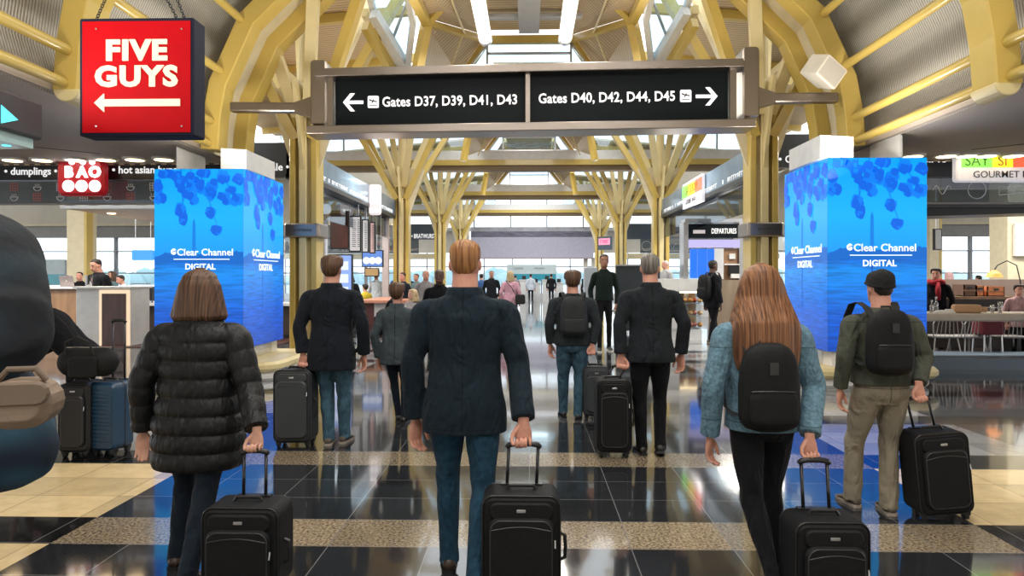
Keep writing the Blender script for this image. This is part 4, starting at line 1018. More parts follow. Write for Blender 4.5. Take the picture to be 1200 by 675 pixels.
# ------------------------------------------------------------------ right: departures kiosk, bakery case, dark partition
KY = 17.9
def kx(px): return at(px, 0, KY).x
kz = lambda py: at(0, py, KY).z
t = thing('departures_kiosk', 'silver framed kiosk with a DEPARTURES sign over three blue screens', 'kiosk', ((kx(803)+kx(870))/2, KY, 0))
for px in (804, 869): MB().box((kx(px)-.06, KY, 0), (kx(px)+.06, KY+.5, kz(262))).build('post', SILVER, t)
MB().box((kx(803), KY, kz(262)), (kx(870), KY+.5, kz(258))).build('top_rail', SILVER, t)
h_ = MB().box((kx(808), KY-.02, kz(280)), (kx(866), KY+.2, kz(264))).build('header', mat('sign_black', (0, 0, 0)), t)
text('lettering', 'DEPARTURES', .19, WTXT, h_, facing((kx(848), KY-.03, kz(272.5))), bold=.002, ext=.003, sx=.58)
MB().box((kx(812), KY-.03, kz(275)), (kx(826), KY-.02, kz(271))).build('pictogram_strip', emat('dim_white', (.5, .45, .45), .8), h_)
MB().box((kx(807), KY-.02, kz(291)), (kx(867), KY+.1, kz(282))).build('lavender_strip', emat('lavender_lit', (.55, .5, .85), .7), t)
for p0, p1 in ((809, 816.5), (817.5, 828), (829, 836.5)):
    MB().box((kx(p0), KY-.03, kz(326)), (kx(p1), KY+.08, kz(292.5))).build('screen', emat('departure_blue', (.02, .16, .75), .9), t)
MB().box((kx(837), KY, kz(327)), (kx(848), KY+.1, kz(292))).build('blank_panel', WHTP, t)
cb = MB().box((kx(848), KY+.06, kz(405)), (kx(868), KY+.5, kz(292))).build('cabinet', WOODM, t)
MB().box((kx(849), KY-.01, kz(311)), (kx(867), KY+.3, kz(309.5))).build('shelf', WHT, cb)
MB().box((kx(855), KY+.02, kz(304)), (kx(862), KY+.06, kz(298))).build('notice', WHT, cb)
MB().box((kx(854), KY-.04, kz(323)), (kx(866), KY+.2, kz(312))).build('dark_unit', BLK, cb); MB().box((kx(856), KY-.05, kz(326)), (kx(866), KY+.2, kz(321))).build('white_tray', WHT, cb)
MB().box((kx(831), KY-.25, 0), (kx(870), KY+.05, kz(328))).build('wood_front', mat('taupe_wood', (.32, .24, .17), .45, var=(5, .2), stretch=(1, 1, .2)), t)
bx0, bx1 = at(779, 0, 17.2).x, at(827, 0, 17.2).x
t = thing('bakery_case', 'white bakery counter with a warmly lit glass display of bread', 'bakery counter', ((bx0+bx1)/2, 18, 0))
MB().box((bx0, 17.5, 0), (bx1-.02, 19.8, .28)).build('base', WHTP, t)
MB().box((bx0, 18.1, .28), (bx1-.02, 19.8, 1.5)).build('body', mat('fluted_white', (.62, .61, .6), .5), t)
MB().box((bx0-.02, 17.4, 1.25), (bx1, 19.9, 1.56)).build('top', WHT, t)
MB().box((bx0+.42, 17.44, .28), (bx1-.05, 17.46, 1.25)).build('front_glass', GLASS, t)
MB().box((bx0, 17.45, .28), (bx0+.42, 18.1, 1.25)).build('side_post', WHTP, t)
for z in (.30, .6, .92): MB().box((bx0+.42, 17.5, z), (bx1-.06, 18.08, z+.02)).build('shelf', SILVER, t)
MB().box((bx0+.45, 17.5, 1.2), (bx1-.08, 17.56, 1.24)).build('light_bar', WARML, t)
MB().box((bx0+.42, 18.06, .3), (bx1-.06, 18.1, 1.24)).build('back_panel', mat('warm_back', (.8, .55, .3), .5), t)
rng = random.Random(9); bread = [mat('bread_gold', (.62, .3, .08), .6), mat('bread_red', (.5, .08, .03), .6), mat('bread_pale', (.75, .5, .25), .6)]
for z in (.32, .62, .94):
    for i in range(5):
        x = bx0+.5+i*.12; c = (x, 17.62+.1*(i % 2), z+.07)
        l = MB().sph(c, (.065, .12, .06), 10, 6); l.tube([(x-.03, c[1]-.1, z+.125), (x+.03, c[1]-.07, z+.13)], .006, 4)
        solo('bread_roll', l, bread[rng.randrange(3)], 'bread roll on the %s shelf of the lit bakery case' % {.32: 'bottom', .62: 'middle', .94: 'top'}[z], 'bread', 'rolls on the %s bakery shelf' % {.32: 'bottom', .62: 'middle', .94: 'top'}[z], smooth=True)
a, b_ = at(722, 0, 19.5), at(762, 312, 19.5)
t = thing('partition', 'dark blue grey partition behind the man in the green sweater', 'partition', ((a.x+b_.x)/2, 19.5, 0))
MB().box((a.x, 19.5, .08), (3.72, 19.62, at(0, 312, 19.5).z)).build('panel', mat('dark_partition', (.02, .028, .035), .5), t); MB().box((a.x, 19.46, at(0, 312, 19.5).z), (3.72, 19.66, at(0, 312, 19.5).z+.04)).build('cap', GREYP, t)
for x in (a.x+.1, 3.6): MB().box((x-.05, 19.3, 0), (x+.05, 19.8, .08)).build('foot', GREYP, t)
a, b_ = at(685, 0, 21), at(700, 313, 21)
t = thing('steel_cabinet', 'tall pale steel cabinet left of the man in the green sweater', 'cabinet', ((a.x+b_.x)/2, 21, 0))
MB().rbox((a.x, 21, .05), (b_.x, 21.5, b_.z), .04, 3).build('body', mat('blue_steel', (.42, .47, .52), .35, .5), t); MB().box((a.x+.03, 20.985, .2), (b_.x-.03, 21, b_.z-.1)).build('door', mat('blue_steel', (0, 0, 0)), t)
MB().tube([(a.x+.07, 20.96, 1.0), (a.x+.07, 20.96, 1.3)], .012, 6).build('handle', SILVER, t); MB().box((a.x+.02, 21.02, 0), (b_.x-.02, 21.45, .05)).build('base', BLK, t)

# ------------------------------------------------------------------ right shop
RX0 = at(1086, 0, 12.3).x
t = thing('counter', 'long cream counter slab along the front of the right shop', 'counter', (9.5, 12.5, 0))
MB().rbox((RX0-1.1, 12.1, .83), (15, 12.9, .965), .03, 2, axis='x').build('top', mat('cream_slab', (.62, .55, .46), .35, var=(5, .08)), t)
for x in (RX0+.1, RX0+2.2, RX0+4.5, 14): MB().box((x-.03, 12.5, .2), (x+.03, 12.8, .83)).build('bracket', BLK, t)
MB().box((RX0-1.1, 12.0, 0), (15, 13.2, .19)).build('step', mat('blue_grey_step', (.13, .18, .24), .35), t)
struct('wall_right_low', MB().box((RX0-1.1, 13.9, .19), (15, 14.0, .75)), mat('dark_brown_front', (0, 0, 0)))
t = thing('counter', 'dark back counter with a brown top inside the right shop', 'counter', (10, 15.5, 0))
x0, x1 = at(1098, 0, 15.3).x, at(1182, 0, 15.3).x
MB().box((x0, 15.3, 0), (x1, 16, 1.12)).build('body', mat('dark_brown_front', (0, 0, 0)), t); MB().box((x0-.1, 15.2, 1.12), (x1+.1, 16.1, 1.18)).build('top', WOODM, t)
struct('wall_right_inner', MB().box((at(1090, 0, 17).x, 17, 0), (at(1260, 0, 17).x, 17.15, 1.55)), mat('warm_brown_wall', (.2, .14, .11), .6))
for i, (px0, px1, hh, m_, l) in enumerate(((1123, 1137, .26, mat('dark_crate', (.12, .07, .05), .6), 'dark wooden crate, leftmost on the back counter'), (1137.5, 1146, .24, mat('orange_box', (.62, .24, .1), .6), 'small orange box beside the dark crate on the back counter'), (1150, 1170, .22, mat('orange_box', (0, 0, 0)), 'wide orange wooden crate on the back counter, rightmost'))):
    xa, xb = at(px0, 0, 15.5).x, at(px1, 0, 15.5).x; t = thing('crate', l, 'crate', ((xa+xb)/2, 15.5, 1.18))
    mb = MB(); mb.box((xa, 15.3, 1.18), (xb, 15.32, 1.18+hh)); mb.box((xa, 15.68, 1.18), (xb, 15.7, 1.18+hh)); mb.box((xa, 15.3, 1.18), (xa+.02, 15.7, 1.18+hh)); mb.box((xb-.02, 15.3, 1.18), (xb, 15.7, 1.18+hh)); mb.box((xa, 15.3, 1.18), (xb, 15.7, 1.2)); mb.build('box', m_, t)
    MB().box((xa-.01, 15.285, 1.18+hh*.45), (xb+.01, 15.3, 1.18+hh*.55)).build('slat', WOODM, t); MB().box(((xa+xb)/2-.05, 15.28, 1.18+hh*.6), ((xa+xb)/2+.05, 15.3, 1.18+hh*.8)).build('hand_hole', BLK, t)
# things on the front counter
x = at(1134, 0, 12.4).x; t = thing('paper_bag', 'brown paper bag lying on its side on the cream counter', 'paper bag', (x, 12.4, .965), radians(-14))
MB().rbox((-.24, -.1, 0), (.2, .1, .15), .05, 3, axis='x').build('body', mat('kraft_paper', (.55, .33, .18), .7, bump=(14, .5)), t, world=False, mods=[bevel(.02, 2)]); MB().rbox((.19, -.09, .02), (.28, .09, .11), .03, 2, axis='x').build('folded_top', mat('kraft_paper', (0, 0, 0)), t, world=False)
for i, (px, w_) in enumerate(((1103, .12), (1112, .1))):
    x = at(px, 0, 12.35).x; mb = MB(); rng = random.Random(i)
    rs = [[V((x+cos(2*pi*k/12)*r_*(1+.3*rng.random()), 12.35+sin(2*pi*k/12)*r_*.7, .965+z)) for k in range(12)] for r_, z in ((w_, 0), (w_*.9, .02), (w_*.5, .05+.02*i), (w_*.1, .055))]
    mb.rings(rs); solo('napkin', mb, WHT, 'crumpled white napkin on the cream counter, %s' % ('at its left end' if i == 0 else 'closer to the paper bag'), 'napkin')
for i, px in enumerate((1092, 1097, 1163, 1172)):
    x = at(px, 0, 12.45).x; hh = (.2, .26, .14, .2)[i]; t = thing('glass_bottle' if i < 2 else 'drinking_glass', ['short clear bottle at the left end of the cream counter', 'taller clear bottle at the left end of the cream counter', 'low glass right of the paper bag', 'tall glass right of the paper bag'][i], 'bottle' if i < 2 else 'glass', (x, 12.45, .965))
    MB().lathe((x, 12.45, .965), [(.035, 0), (.036, hh*.6), (.015, hh*.78), (.014, hh)] if i < 2 else [(.03, 0), (.04, hh), (.036, hh), (.028, .01)], 14).build('body', glassmat('jar_glass', (0, 0, 0)), t, smooth=True)
    if i < 2: MB().lathe((x, 12.45, .965+hh), [(.017, 0), (.017, .025)], 10).build('cap', SILVER, t)
# wire chairs behind the counter
def wire_chair(x, Y, rz, label, m_):
    t = thing('wire_chair', label, 'chair', (x, Y, .0), rz); 
    MB().tube([(-.24, .22, .45), (-.26, .25, .7), (-.18, .27, .88), (0, .28, .92), (.18, .27, .88), (.26, .25, .7), (.24, .22, .45)], .014, 8).build('back_hoop', m_, t, world=False)
    s_ = MB(); 
    for i in range(6): s_.tube([(-.2+i*.08, .22, .46), (-.14+i*.056, .27, .88)], .007, 5)
    s_.build('back_wires', m_, t, world=False)
    MB().rbox((-.24, -.22, .43), (.24, .24, .47), .08, 4, axis='z').build('seat', mat('chair_seat_grey', (.3, .28, .27), .5), t, world=False)
    for sx in (-1, 1):
        for sy in (-1, 1): MB().tube([(sx*.2, sy*.18, .43), (sx*.26, sy*.24, 0)], .014, 8).build('leg', m_, t, world=False)
CH = mat('pale_wire', (.5, .48, .46), .35, .7)
for i, (px, rz) in enumerate(((1104, 3.0), (1133, 3.3), (1181, 3.05))):
    wire_chair(at(px, 0, 13.55).x, 13.55, rz, 'pale wire-backed chair under the cream counter, ' + ['nearest the blue pylon', 'in the middle', 'nearest the right edge'][i], CH)
# red stool panel
t = thing('stool', 'dark red upholstered stool under the cream counter between two wire chairs', 'stool', (at(1157, 0, 13.4).x, 13.4, 0))
x = t.location.x; MB().rbox((x-.2, 13.2, .5), (x+.2, 13.6, .78), .06, 3, axis='z').build('seat', mat('maroon', (.16, .02, .03), .6), t)
for sx in (-1, 1):
    for sy in (-1, 1): MB().tube([(x+sx*.16, 13.4+sy*.16, .5), (x+sx*.18, 13.4+sy*.18, 0)], .014, 8).build('leg', SILVER, t)
# black slanted canopy beam
t = thing('canopy', 'black slanting canopy beam under the right doodle glass', 'canopy', (10, 13.5, 2.8))
MB().prism([(RX0-.6, 13.0, 2.96), (RX0-.6, 13.0, 2.72), (16, 13.0, 2.98), (16, 13.0, 3.05), ], (0, .8, 0)).build('beam', BLK, t)
MB().box((RX0-.6, 12.9, 2.9), (16, 12.98, 2.97)).build('front_edge', DKG, t)
# small hanging sign on window, pendant hooks
slab(1095, 1104, 268, 293, 21, GREYP, 'hanging_sign', 'small grey speaker like panel hung beside the right windows', 'hanging sign', hang=4.5)
slab(1190, 1212, 262, 300, 18.5, WHT, 'notice_board', 'pale notice sheet on the beige pillar at the right edge', 'notice', frame=WHT)
t = thing('heat_lamp', 'curved lamp arm with a glowing orange shade over the right counter', 'lamp', (at(1180, 0, 14.6).x, 14.6, 1.0))
x = t.location.x
MB().tube([(x+.25, 14.6, 1.0), (x+.28, 14.6, 1.5), (x+.2, 14.6, 1.85), (x, 14.6, 1.95), (x-.2, 14.6, 1.85), (x-.26, 14.6, 1.75)], .012, 8).build('arm', BLK, t); MB().lathe((x-.26, 14.6, 1.6), [(.16, 0), (.12, .08), (.04, .15)], 16).build('shade', mat('orange_shade', (.8, .25, .05), .5, emit=(1, .35, .08), es=1), t)
MB().lathe((x+.25, 14.6, .965), [(.1, 0), (.1, .03), (.02, .04)], 14).build('base', BLK, t)
MB().box((x-.5, 14.3, 0), (x+.8, 14.9, .965)).build('stand', mat('dark_brown_front', (0, 0, 0)), t)

# ------------------------------------------------------------------ lights
w = bpy.data.worlds.new('sky'); SC.world = w; w.use_nodes = True; bg = w.node_tree.nodes['Background']
bg.inputs[0].default_value = (.93, .97, 1, 1); bg.inputs[1].default_value = 2.2
def area(name, loc, size, power, rot=(0, 0, 0), col=(1, .95, .86), sy=None):
    l = bpy.data.lights.new(name, 'AREA'); l.energy = power; l.size = size; l.color = col
    if sy: l.shape = 'RECTANGLE'; l.size_y = sy
    o = bpy.data.objects.new(name, l); COL.objects.link(o); o.location = loc; o.rotation_euler = rot; return o
for sg in (-1, 1):
    area('strip_lamp', (sg*.93, 11.2, 6.0), .3, 110, sy=4)
    for i in range(3): area('shop_lamp', (sg*(7.5+i*3), 15.5, 5.4), 1.5, 260)
    area('shop_lamp', (sg*6.6, 21, 4.5), 2, 160)
for k, (x, y0) in enumerate(((-1.6, -4.5), (1.6, -4.5), (-1.6, 1.5), (1.6, 1.5))):  # strip lights added out of view to give the walkers front light
    t = thing('strip_light', 'unseen strip light added to brighten the near hall, above the frame, ' + ['rear left', 'rear right', 'front left', 'front right'][k], 'strip light', (x, y0+2, 6.9))
    MB().tube([(x, y0, 6.9), (x, y0+4.2, 6.9)], .13, 14).build('diffuser', WHITEL, t, smooth=True, auto=50); MB().box((x-.08, y0, 7.03), (x+.08, y0+4.2, 7.1)).build('housing', SILVER, t)
    area('strip_lamp', (x, y0+2.1, 6.7), .4, 150, sy=4, col=(1, .97, .92))
    for yy in (y0+.5, y0+3.7): MB().tube([(x, yy, 7.1), (x, yy, 7.62)], .012, 6).build('hanger_rod', SILVER, t)
for sg in (-1, 1): area('uplight', (sg*1.7, 11.3, 4.6), .8, 35, rot=(pi, 0, 0), col=(1, .86, .62))
for Y in (19, 29, 39): area('down_fill', (0, Y, 7.0), 2.2, 300, sy=4)  # bare area lights added facing down to boost the floor
for Y in (17, 27.5, 37):      # bare area lamps facing up between the tree columns, no fixtures
    for sg in (-1, 1):
        area('uplight', (sg*3.6, Y, 3.2), .8, 60, rot=(pi, 0, 0))
for sg in (-1, 1):
    for Y in (5, 9.3): area('uplight', (sg*4.3, Y, 3.0), .6, 60, rot=(pi, sg*-.2, 0))  # fixtureless area lamps added to lift the vault and soffit
SC.view_settings.view_transform = 'Standard'; SC.view_settings.look = 'None'; SC.view_settings.exposure = .2; SC.view_settings.gamma = 1
SC.view_settings.use_curve_mapping = False
SC.render.engine = 'CYCLES'
SC.cycles.use_denoising = True; SC.cycles.max_bounces = 8; SC.cycles.diffuse_bounces = 4; SC.cycles.transparent_max_bounces = 16; SC.cycles.glossy_bounces = 4
SC.cycles.caustics_reflective = False; SC.cycles.caustics_refractive = False; SC.cycles.sample_clamp_indirect = 6
# ------------------------------------------------------------------ people
def lerp(a, b, t): return a+(b-a)*t
def resample(keys, n):
    """keys: list of tuples of floats, first = parameter; smooth (catmull) resampling"""
    out = []; m = len(keys)
    t0, t1 = keys[0][0], keys[-1][0]
    for i in range(n):
        t = t0+(t1-t0)*i/(n-1); k = 0
        while k < m-2 and ((keys[k+1][0] < t) if t1 > t0 else (keys[k+1][0] > t)): k += 1
        a, b = keys[k], keys[k+1]; p = keys[max(k-1, 0)]; q = keys[min(k+2, m-1)]
        u = (t-a[0])/(b[0]-a[0]) if b[0] != a[0] else 0
        row = [t]
        for j in range(1, len(a)):
            m0 = (b[j]-p[j])/2 if k > 0 else (b[j]-a[j]); m1 = (q[j]-a[j])/2 if k < m-2 else (b[j]-a[j])
            row.append((2*u**3-3*u**2+1)*a[j]+(u**3-2*u**2+u)*m0+(-2*u**3+3*u**2)*b[j]+(u**3-u**2)*m1)
        out.append(row)
    return out
def torso(mb, rings, n=40, m=60, fold=None, pw=2.3, lean=None):
    """rings: (z, rx, ry, yc) keys; superellipse sections; fold(z, a) -> factor"""
    rs = []
    for z, rx, ry, yc in resample(rings, m):
        r = []
        for i in range(n):
            a = 2*pi*i/n; c, s = cos(a), sin(a); k = (abs(c)**pw+abs(s)**pw)**(-1/pw)
            f = fold(z, a) if fold else 1
            p = V((rx*c*k*f, yc+ry*s*k*f, z))
            if lean: p = lean(p)
            r.append(p)
        rs.append(r)
    mb.rings(rs)
def limb(mb, pts, n=18, m=26, fold=None, ref=(0, 1, 0)):
    """pts: (x,y,z, r_lateral, r_fore)"""
    keys = []; d = 0; P = None
    for p in pts:
        q = V(p[:3]); d += (q-P).length if P is not None else 0; P = q
        keys.append((d, *p))
    if len(keys[0]) == 5: keys = [(*k, k[4]) for k in keys]
    rw = resample(keys, m); rs = []; L_ = keys[-1][0]
    for k, w in enumerate(rw):
        a = V(rw[max(k-1, 0)][1:4]); b = V(rw[min(k+1, m-1)][1:4]); l, f = frame_mat(b-a, V(ref)); c = V(w[1:4]); r = []
        for i in range(n):
            an = 2*pi*i/n; g = fold(w[0], an, w[0]/L_) if fold else 1
            r.append(c+l*(cos(an)*w[4]*g)+f*(sin(an)*w[5]*g))
        rs.append(r)
    mb.rings(rs)
def creases(seed, amp=.03, fr=38):
    ph = seed*1.7
    def f(s, a, u):
        return 1+amp*sin(fr*s+1.6*sin(a+ph)+ph)*(.4+.6*vnoise(s*14+seed, seed))*(.5+.5*sin(a*1+ph+s*6))+amp*.5*(vnoise(s*22+cos(a)*2, seed+3)-.5)
    return f
def hand(mb, w, d, pn, thumb, S=1.0, curl=(26, 32, 22), spread=.02):
    """w wrist, d direction towards the fingers, pn palm normal, thumb direction across the palm"""
    d = V(d).normalized(); pn = V(pn); pn = (pn-d*pn.dot(d)).normalized(); l = V(thumb); l = (l-d*l.dot(d)-pn*l.dot(pn)).normalized()
    w = V(w)
    rs = []
    for t, hw, ht in ((-.03, .027, .021), (0, .027, .019), (.02, .034, .018), (.05, .041, .016), (.08, .042, .014), (.098, .040, .011)):
        c = w+d*(t*S); rs.append([c+l*(cos(2*pi*i/16)*hw*S)+pn*(sin(2*pi*i/16)*ht*S) for i in range(16)])
    mb.rings(rs)
    tips = []
    for k, (o, ln, r) in enumerate(((.031, .92, .0088), (.0105, 1.0, .0092), (-.0105, .95, .0088), (-.031, .76, .0078))):
        p = w+d*(.088*S)+l*(o*S); dd = (d+l*(o*spread*30*.3)).normalized(); ax = dd.cross(pn).normalized(); pts = [p-dd*.02*S, p]; rr = [r*S, r*S*1.08]
        for j, (sl, cu) in enumerate(zip((.044, .028, .022), curl)):
            cu2 = cu*(1+.07*k); dd = (Matrix.Rotation(radians(cu2*.5), 3, ax) @ dd); 
            p = p+dd*(sl*ln*S*.5); pts.append(p); rr.append(r*S*(.98-.05*j))
            dd = (Matrix.Rotation(radians(cu2*.5), 3, ax) @ dd)
            p = p+dd*(sl*ln*S*.5); pts.append(p); rr.append(r*S*(1.04-.08*j))
        pts.append(p+dd*.004*S); rr.append(r*S*.55)
        mb.tube(pts, rr, 10, ref=tuple(pn+l*.1))
    # thumb
    p = w+d*(.022*S)+l*(.026*S)+pn*(.004*S); grip = curl[0] > 55
    dirs = ((d*.75+l*.62+pn*.25), (d*.92+l*.2+pn*(.5 if grip else .28)), (d*.8-l*(.35 if grip else -.05)+pn*(.75 if grip else .35)))
    pts = [p-V(dirs[0]).normalized()*.014*S, p]; rr = [.014*S, .0145*S]
    for dv, sl, r in zip(dirs, (.038, .032, .026), (.0125, .0108, .0085)):
        p = p+dv.normalized()*sl*S; pts.append(p); rr.append(r*S)
    pts.append(p+dirs[2].normalized()*.004*S); rr.append(.005*S)
    mb.tube(pts, rr, 10, ref=tuple(pn))

SK = [(0, .09, .07, .27), (.03, .19, .15, .235), (.10, .255, .29, .13), (.2, .285, .355, .07), (.33, .315, .40, .02), (.5, .333, .425, 0), (.65, .338, .435, -.01), (.8, .31, .40, -.02), (.9, .245, .31, -.02), (.965, .15, .19, -.02), (1.0, .03, .04, -.02)]
SKT = resample(SK, 41)
def skull(t):
    t = min(max(t, 0), 1)*40; k = min(int(t), 39); u = t-k
    return [lerp(a, b, u) for a, b in zip(SKT[k], SKT[k+1])]
def skull_p(t, a, hh, g=0):
    _, rx, ry, yc = skull(t); c, s = cos(a), sin(a); kk = (abs(c)**2.2+abs(s)**2.2)**(-1/2.2)
    return V(((rx*hh+g)*c*kk, yc*hh+(ry*hh+g)*s*kk, t*hh+(g*.8 if t > .8 else 0)))
HAIRM = {}
def hair_mat(name, a, b):
    if name in MATS: return MATS[name]
    m = mat(name, a, .48, spec=.35); nt = m.node_tree; N = nt.nodes; L = nt.links; bs = N['Principled BSDF']
    tc = N.new('ShaderNodeTexCoord'); mp = N.new('ShaderNodeMapping'); mp.inputs['Scale'].default_value = (130, 22, 2.5); n = N.new('ShaderNodeTexNoise'); n.inputs['Scale'].default_value = 1; n.inputs['Detail'].default_value = 3
    L.new(tc.outputs['Object'], mp.inputs['Vector']); L.new(mp.outputs[0], n.inputs['Vector'])
    r = N.new('ShaderNodeValToRGB'); r.color_ramp.elements[0].position = .36; r.color_ramp.elements[1].position = .64; r.color_ramp.elements[0].color = (*a, 1); r.color_ramp.elements[1].color = (*b, 1)
    L.new(n.outputs['Fac'], r.inputs[0]); L.new(r.outputs[0], bs.inputs['Base Color'])
    bp = N.new('ShaderNodeBump'); bp.inputs['Strength'].default_value = .7; bp.inputs['Distance'].default_value = .004; L.new(n.outputs['Fac'], bp.inputs['Height']); L.new(bp.outputs[0], bs.inputs['Normal'])
    return m
HB = hair_mat('hair_brown', (.035, .018, .011), (.13, .065, .035)); HD = hair_mat('hair_dark', (.008, .006, .005), (.03, .022, .018)); HG = hair_mat('hair_ginger', (.16, .062, .02), (.42, .20, .075))
HA = hair_mat('hair_auburn', (.085, .032, .013), (.30, .135, .06)); HGR = hair_mat('hair_grey', (.07, .06, .055), (.26, .24, .21)); HBL = hair_mat('hair_blonde', (.3, .2, .1), (.6, .46, .28)); HW = hair_mat('hair_white', (.4, .38, .36), (.7, .68, .66))

def build_hair(style, m, hh, parent, detail=1.0):
    """in head-local coords: chin z=0, crown z=hh, face +y"""
    rnd = random.Random(11)
    if style == 'none': return []
    if style in ('short', 'crop', 'round'):
        n = int(90*detail)+20; g0 = {'short': .008, 'crop': .004, 'round': .022}[style]*hh/.235; rows = 26; rs = []
        for j in range(rows+1):
            r = []
            for i in range(n):
                a = 2*pi*i/n; s = sin(a)      # s=1 front
                back = max(0, -s); front = max(0, s)
                tb = (.60*(1-back)+(.20 if style != 'round' else .12)*back) if s < 0 else lerp(.6, .84, min(1, s*1.5))
                if abs(cos(a)) > .75 and s > -.5: tb = max(tb, .55)
                tb += .018*(vnoise(i*.9, 3)-.5)
                if j == rows: p = skull_p(tb, a, hh, -.006)
                else:
                    u = j/(rows-1); t = lerp(1.0, tb, u**.8); gg = g0*(1-.65*u**3)*(1+.6*(vnoise(i*1.15+u*2.5, 5)-.5)+.5*(vnoise(i*1.7, 8)-.5))
                    if style == 'round': gg = g0*(1+.35*sin(pi*min(1, u*1.1)))*(1+.25*(vnoise(i*.6, 5)-.5))*(1 if u < .92 else .5)
                    p = skull_p(t, a, hh, gg)
                r.append(p)
            rs.append(r)
        mb = MB().rings(rs); return [mb.build('hair', m, parent, smooth=True, world=False)]
    if style in ('bob', 'long', 'mid'):
        n = int(150*detail)+30; L_ = {'bob': -.22, 'mid': -.3, 'long': -1.5}[style]*hh; W = {'bob': (.66, .56), 'mid': (.5, .5), 'long': (.76, .46)}[style]; rs = []; rows = 60
        for j in range(rows+1):
            u = j/rows; r = []
            for i in range(n):
                a = 2*pi*i/n; s, c = sin(a), cos(a)
                front = min(1, max(0, (s-.25)/.35))
                z = lerp(hh*1.035, L_, u**1.15)
                tt = z/hh
                if tt > 2: pass
                else:
                    k = min(1, max(0, (.86-tt)/(1.04 if style != 'long' else 1.35))); _, rx, ry, yc = skull(max(min(tt, .995), .6)); g_ = .016*hh/.235
                    k = k**.85; fx = (rx*hh+g_)*lerp(1, W[0]/.395, k); fy = (ry*hh+g_)*lerp(1, W[1]/.49, k)
                    
                    kk = (abs(c)**2.2+abs(s)**2.2)**(-1/2.2); base = V((fx*c*kk, -(.02+.05*k)*hh+fy*s*kk, z+(g_*.8 if tt > .8 else 0)))
                    if style == 'long' and s < 0: base.y -= .30*hh*min(1, max(0, (.3-tt)/.6))*min(1, -s*3)
                gr = (vnoise(i*.33+.6*sin(u*3), 2)-.5)*.05+(vnoise(i*1.1, 6)-.5)*.028; gr *= min(1, u*3)
                if style == 'bob' and u > .93: gr -= .10*(u-.93)/.07
                base.x *= 1+gr; base.y *= 1+gr
                if front > 0 and tt < .84: 
                    kf = front*min(1, (.84-tt)/.05); base.x *= 1-.25*kf; base.y = lerp(base.y, .16*hh, kf)
                if u > .8: base.z += (vnoise(i*.4, 9)-.5)*(.05 if style != 'long' else .2)*hh*(u-.8)/.2+(vnoise(i*1.3, 12)-.5)*.03*hh
                if style == 'long' and u > .7: base.x *= 1-.12*((u-.7)/.3)**2
                r.append(base)
            rs.append(r)
        mb = MB().rings(rs); return [mb.build('hair', m, parent, smooth=True, world=False)]
    return []

def fabric(name, col, **k):
    k.setdefault('rough', .9); k.setdefault('bump', (26, .25)); k.setdefault('var', (14, .12)); k.setdefault('sheen', .03); k.setdefault('spec', .22); k.setdefault('folds', (6.0, .055))
    return mat(name, col, **k)
def weave(name, col, scale=500, strength=.15, **k):
    return fabric(name, col, **k)

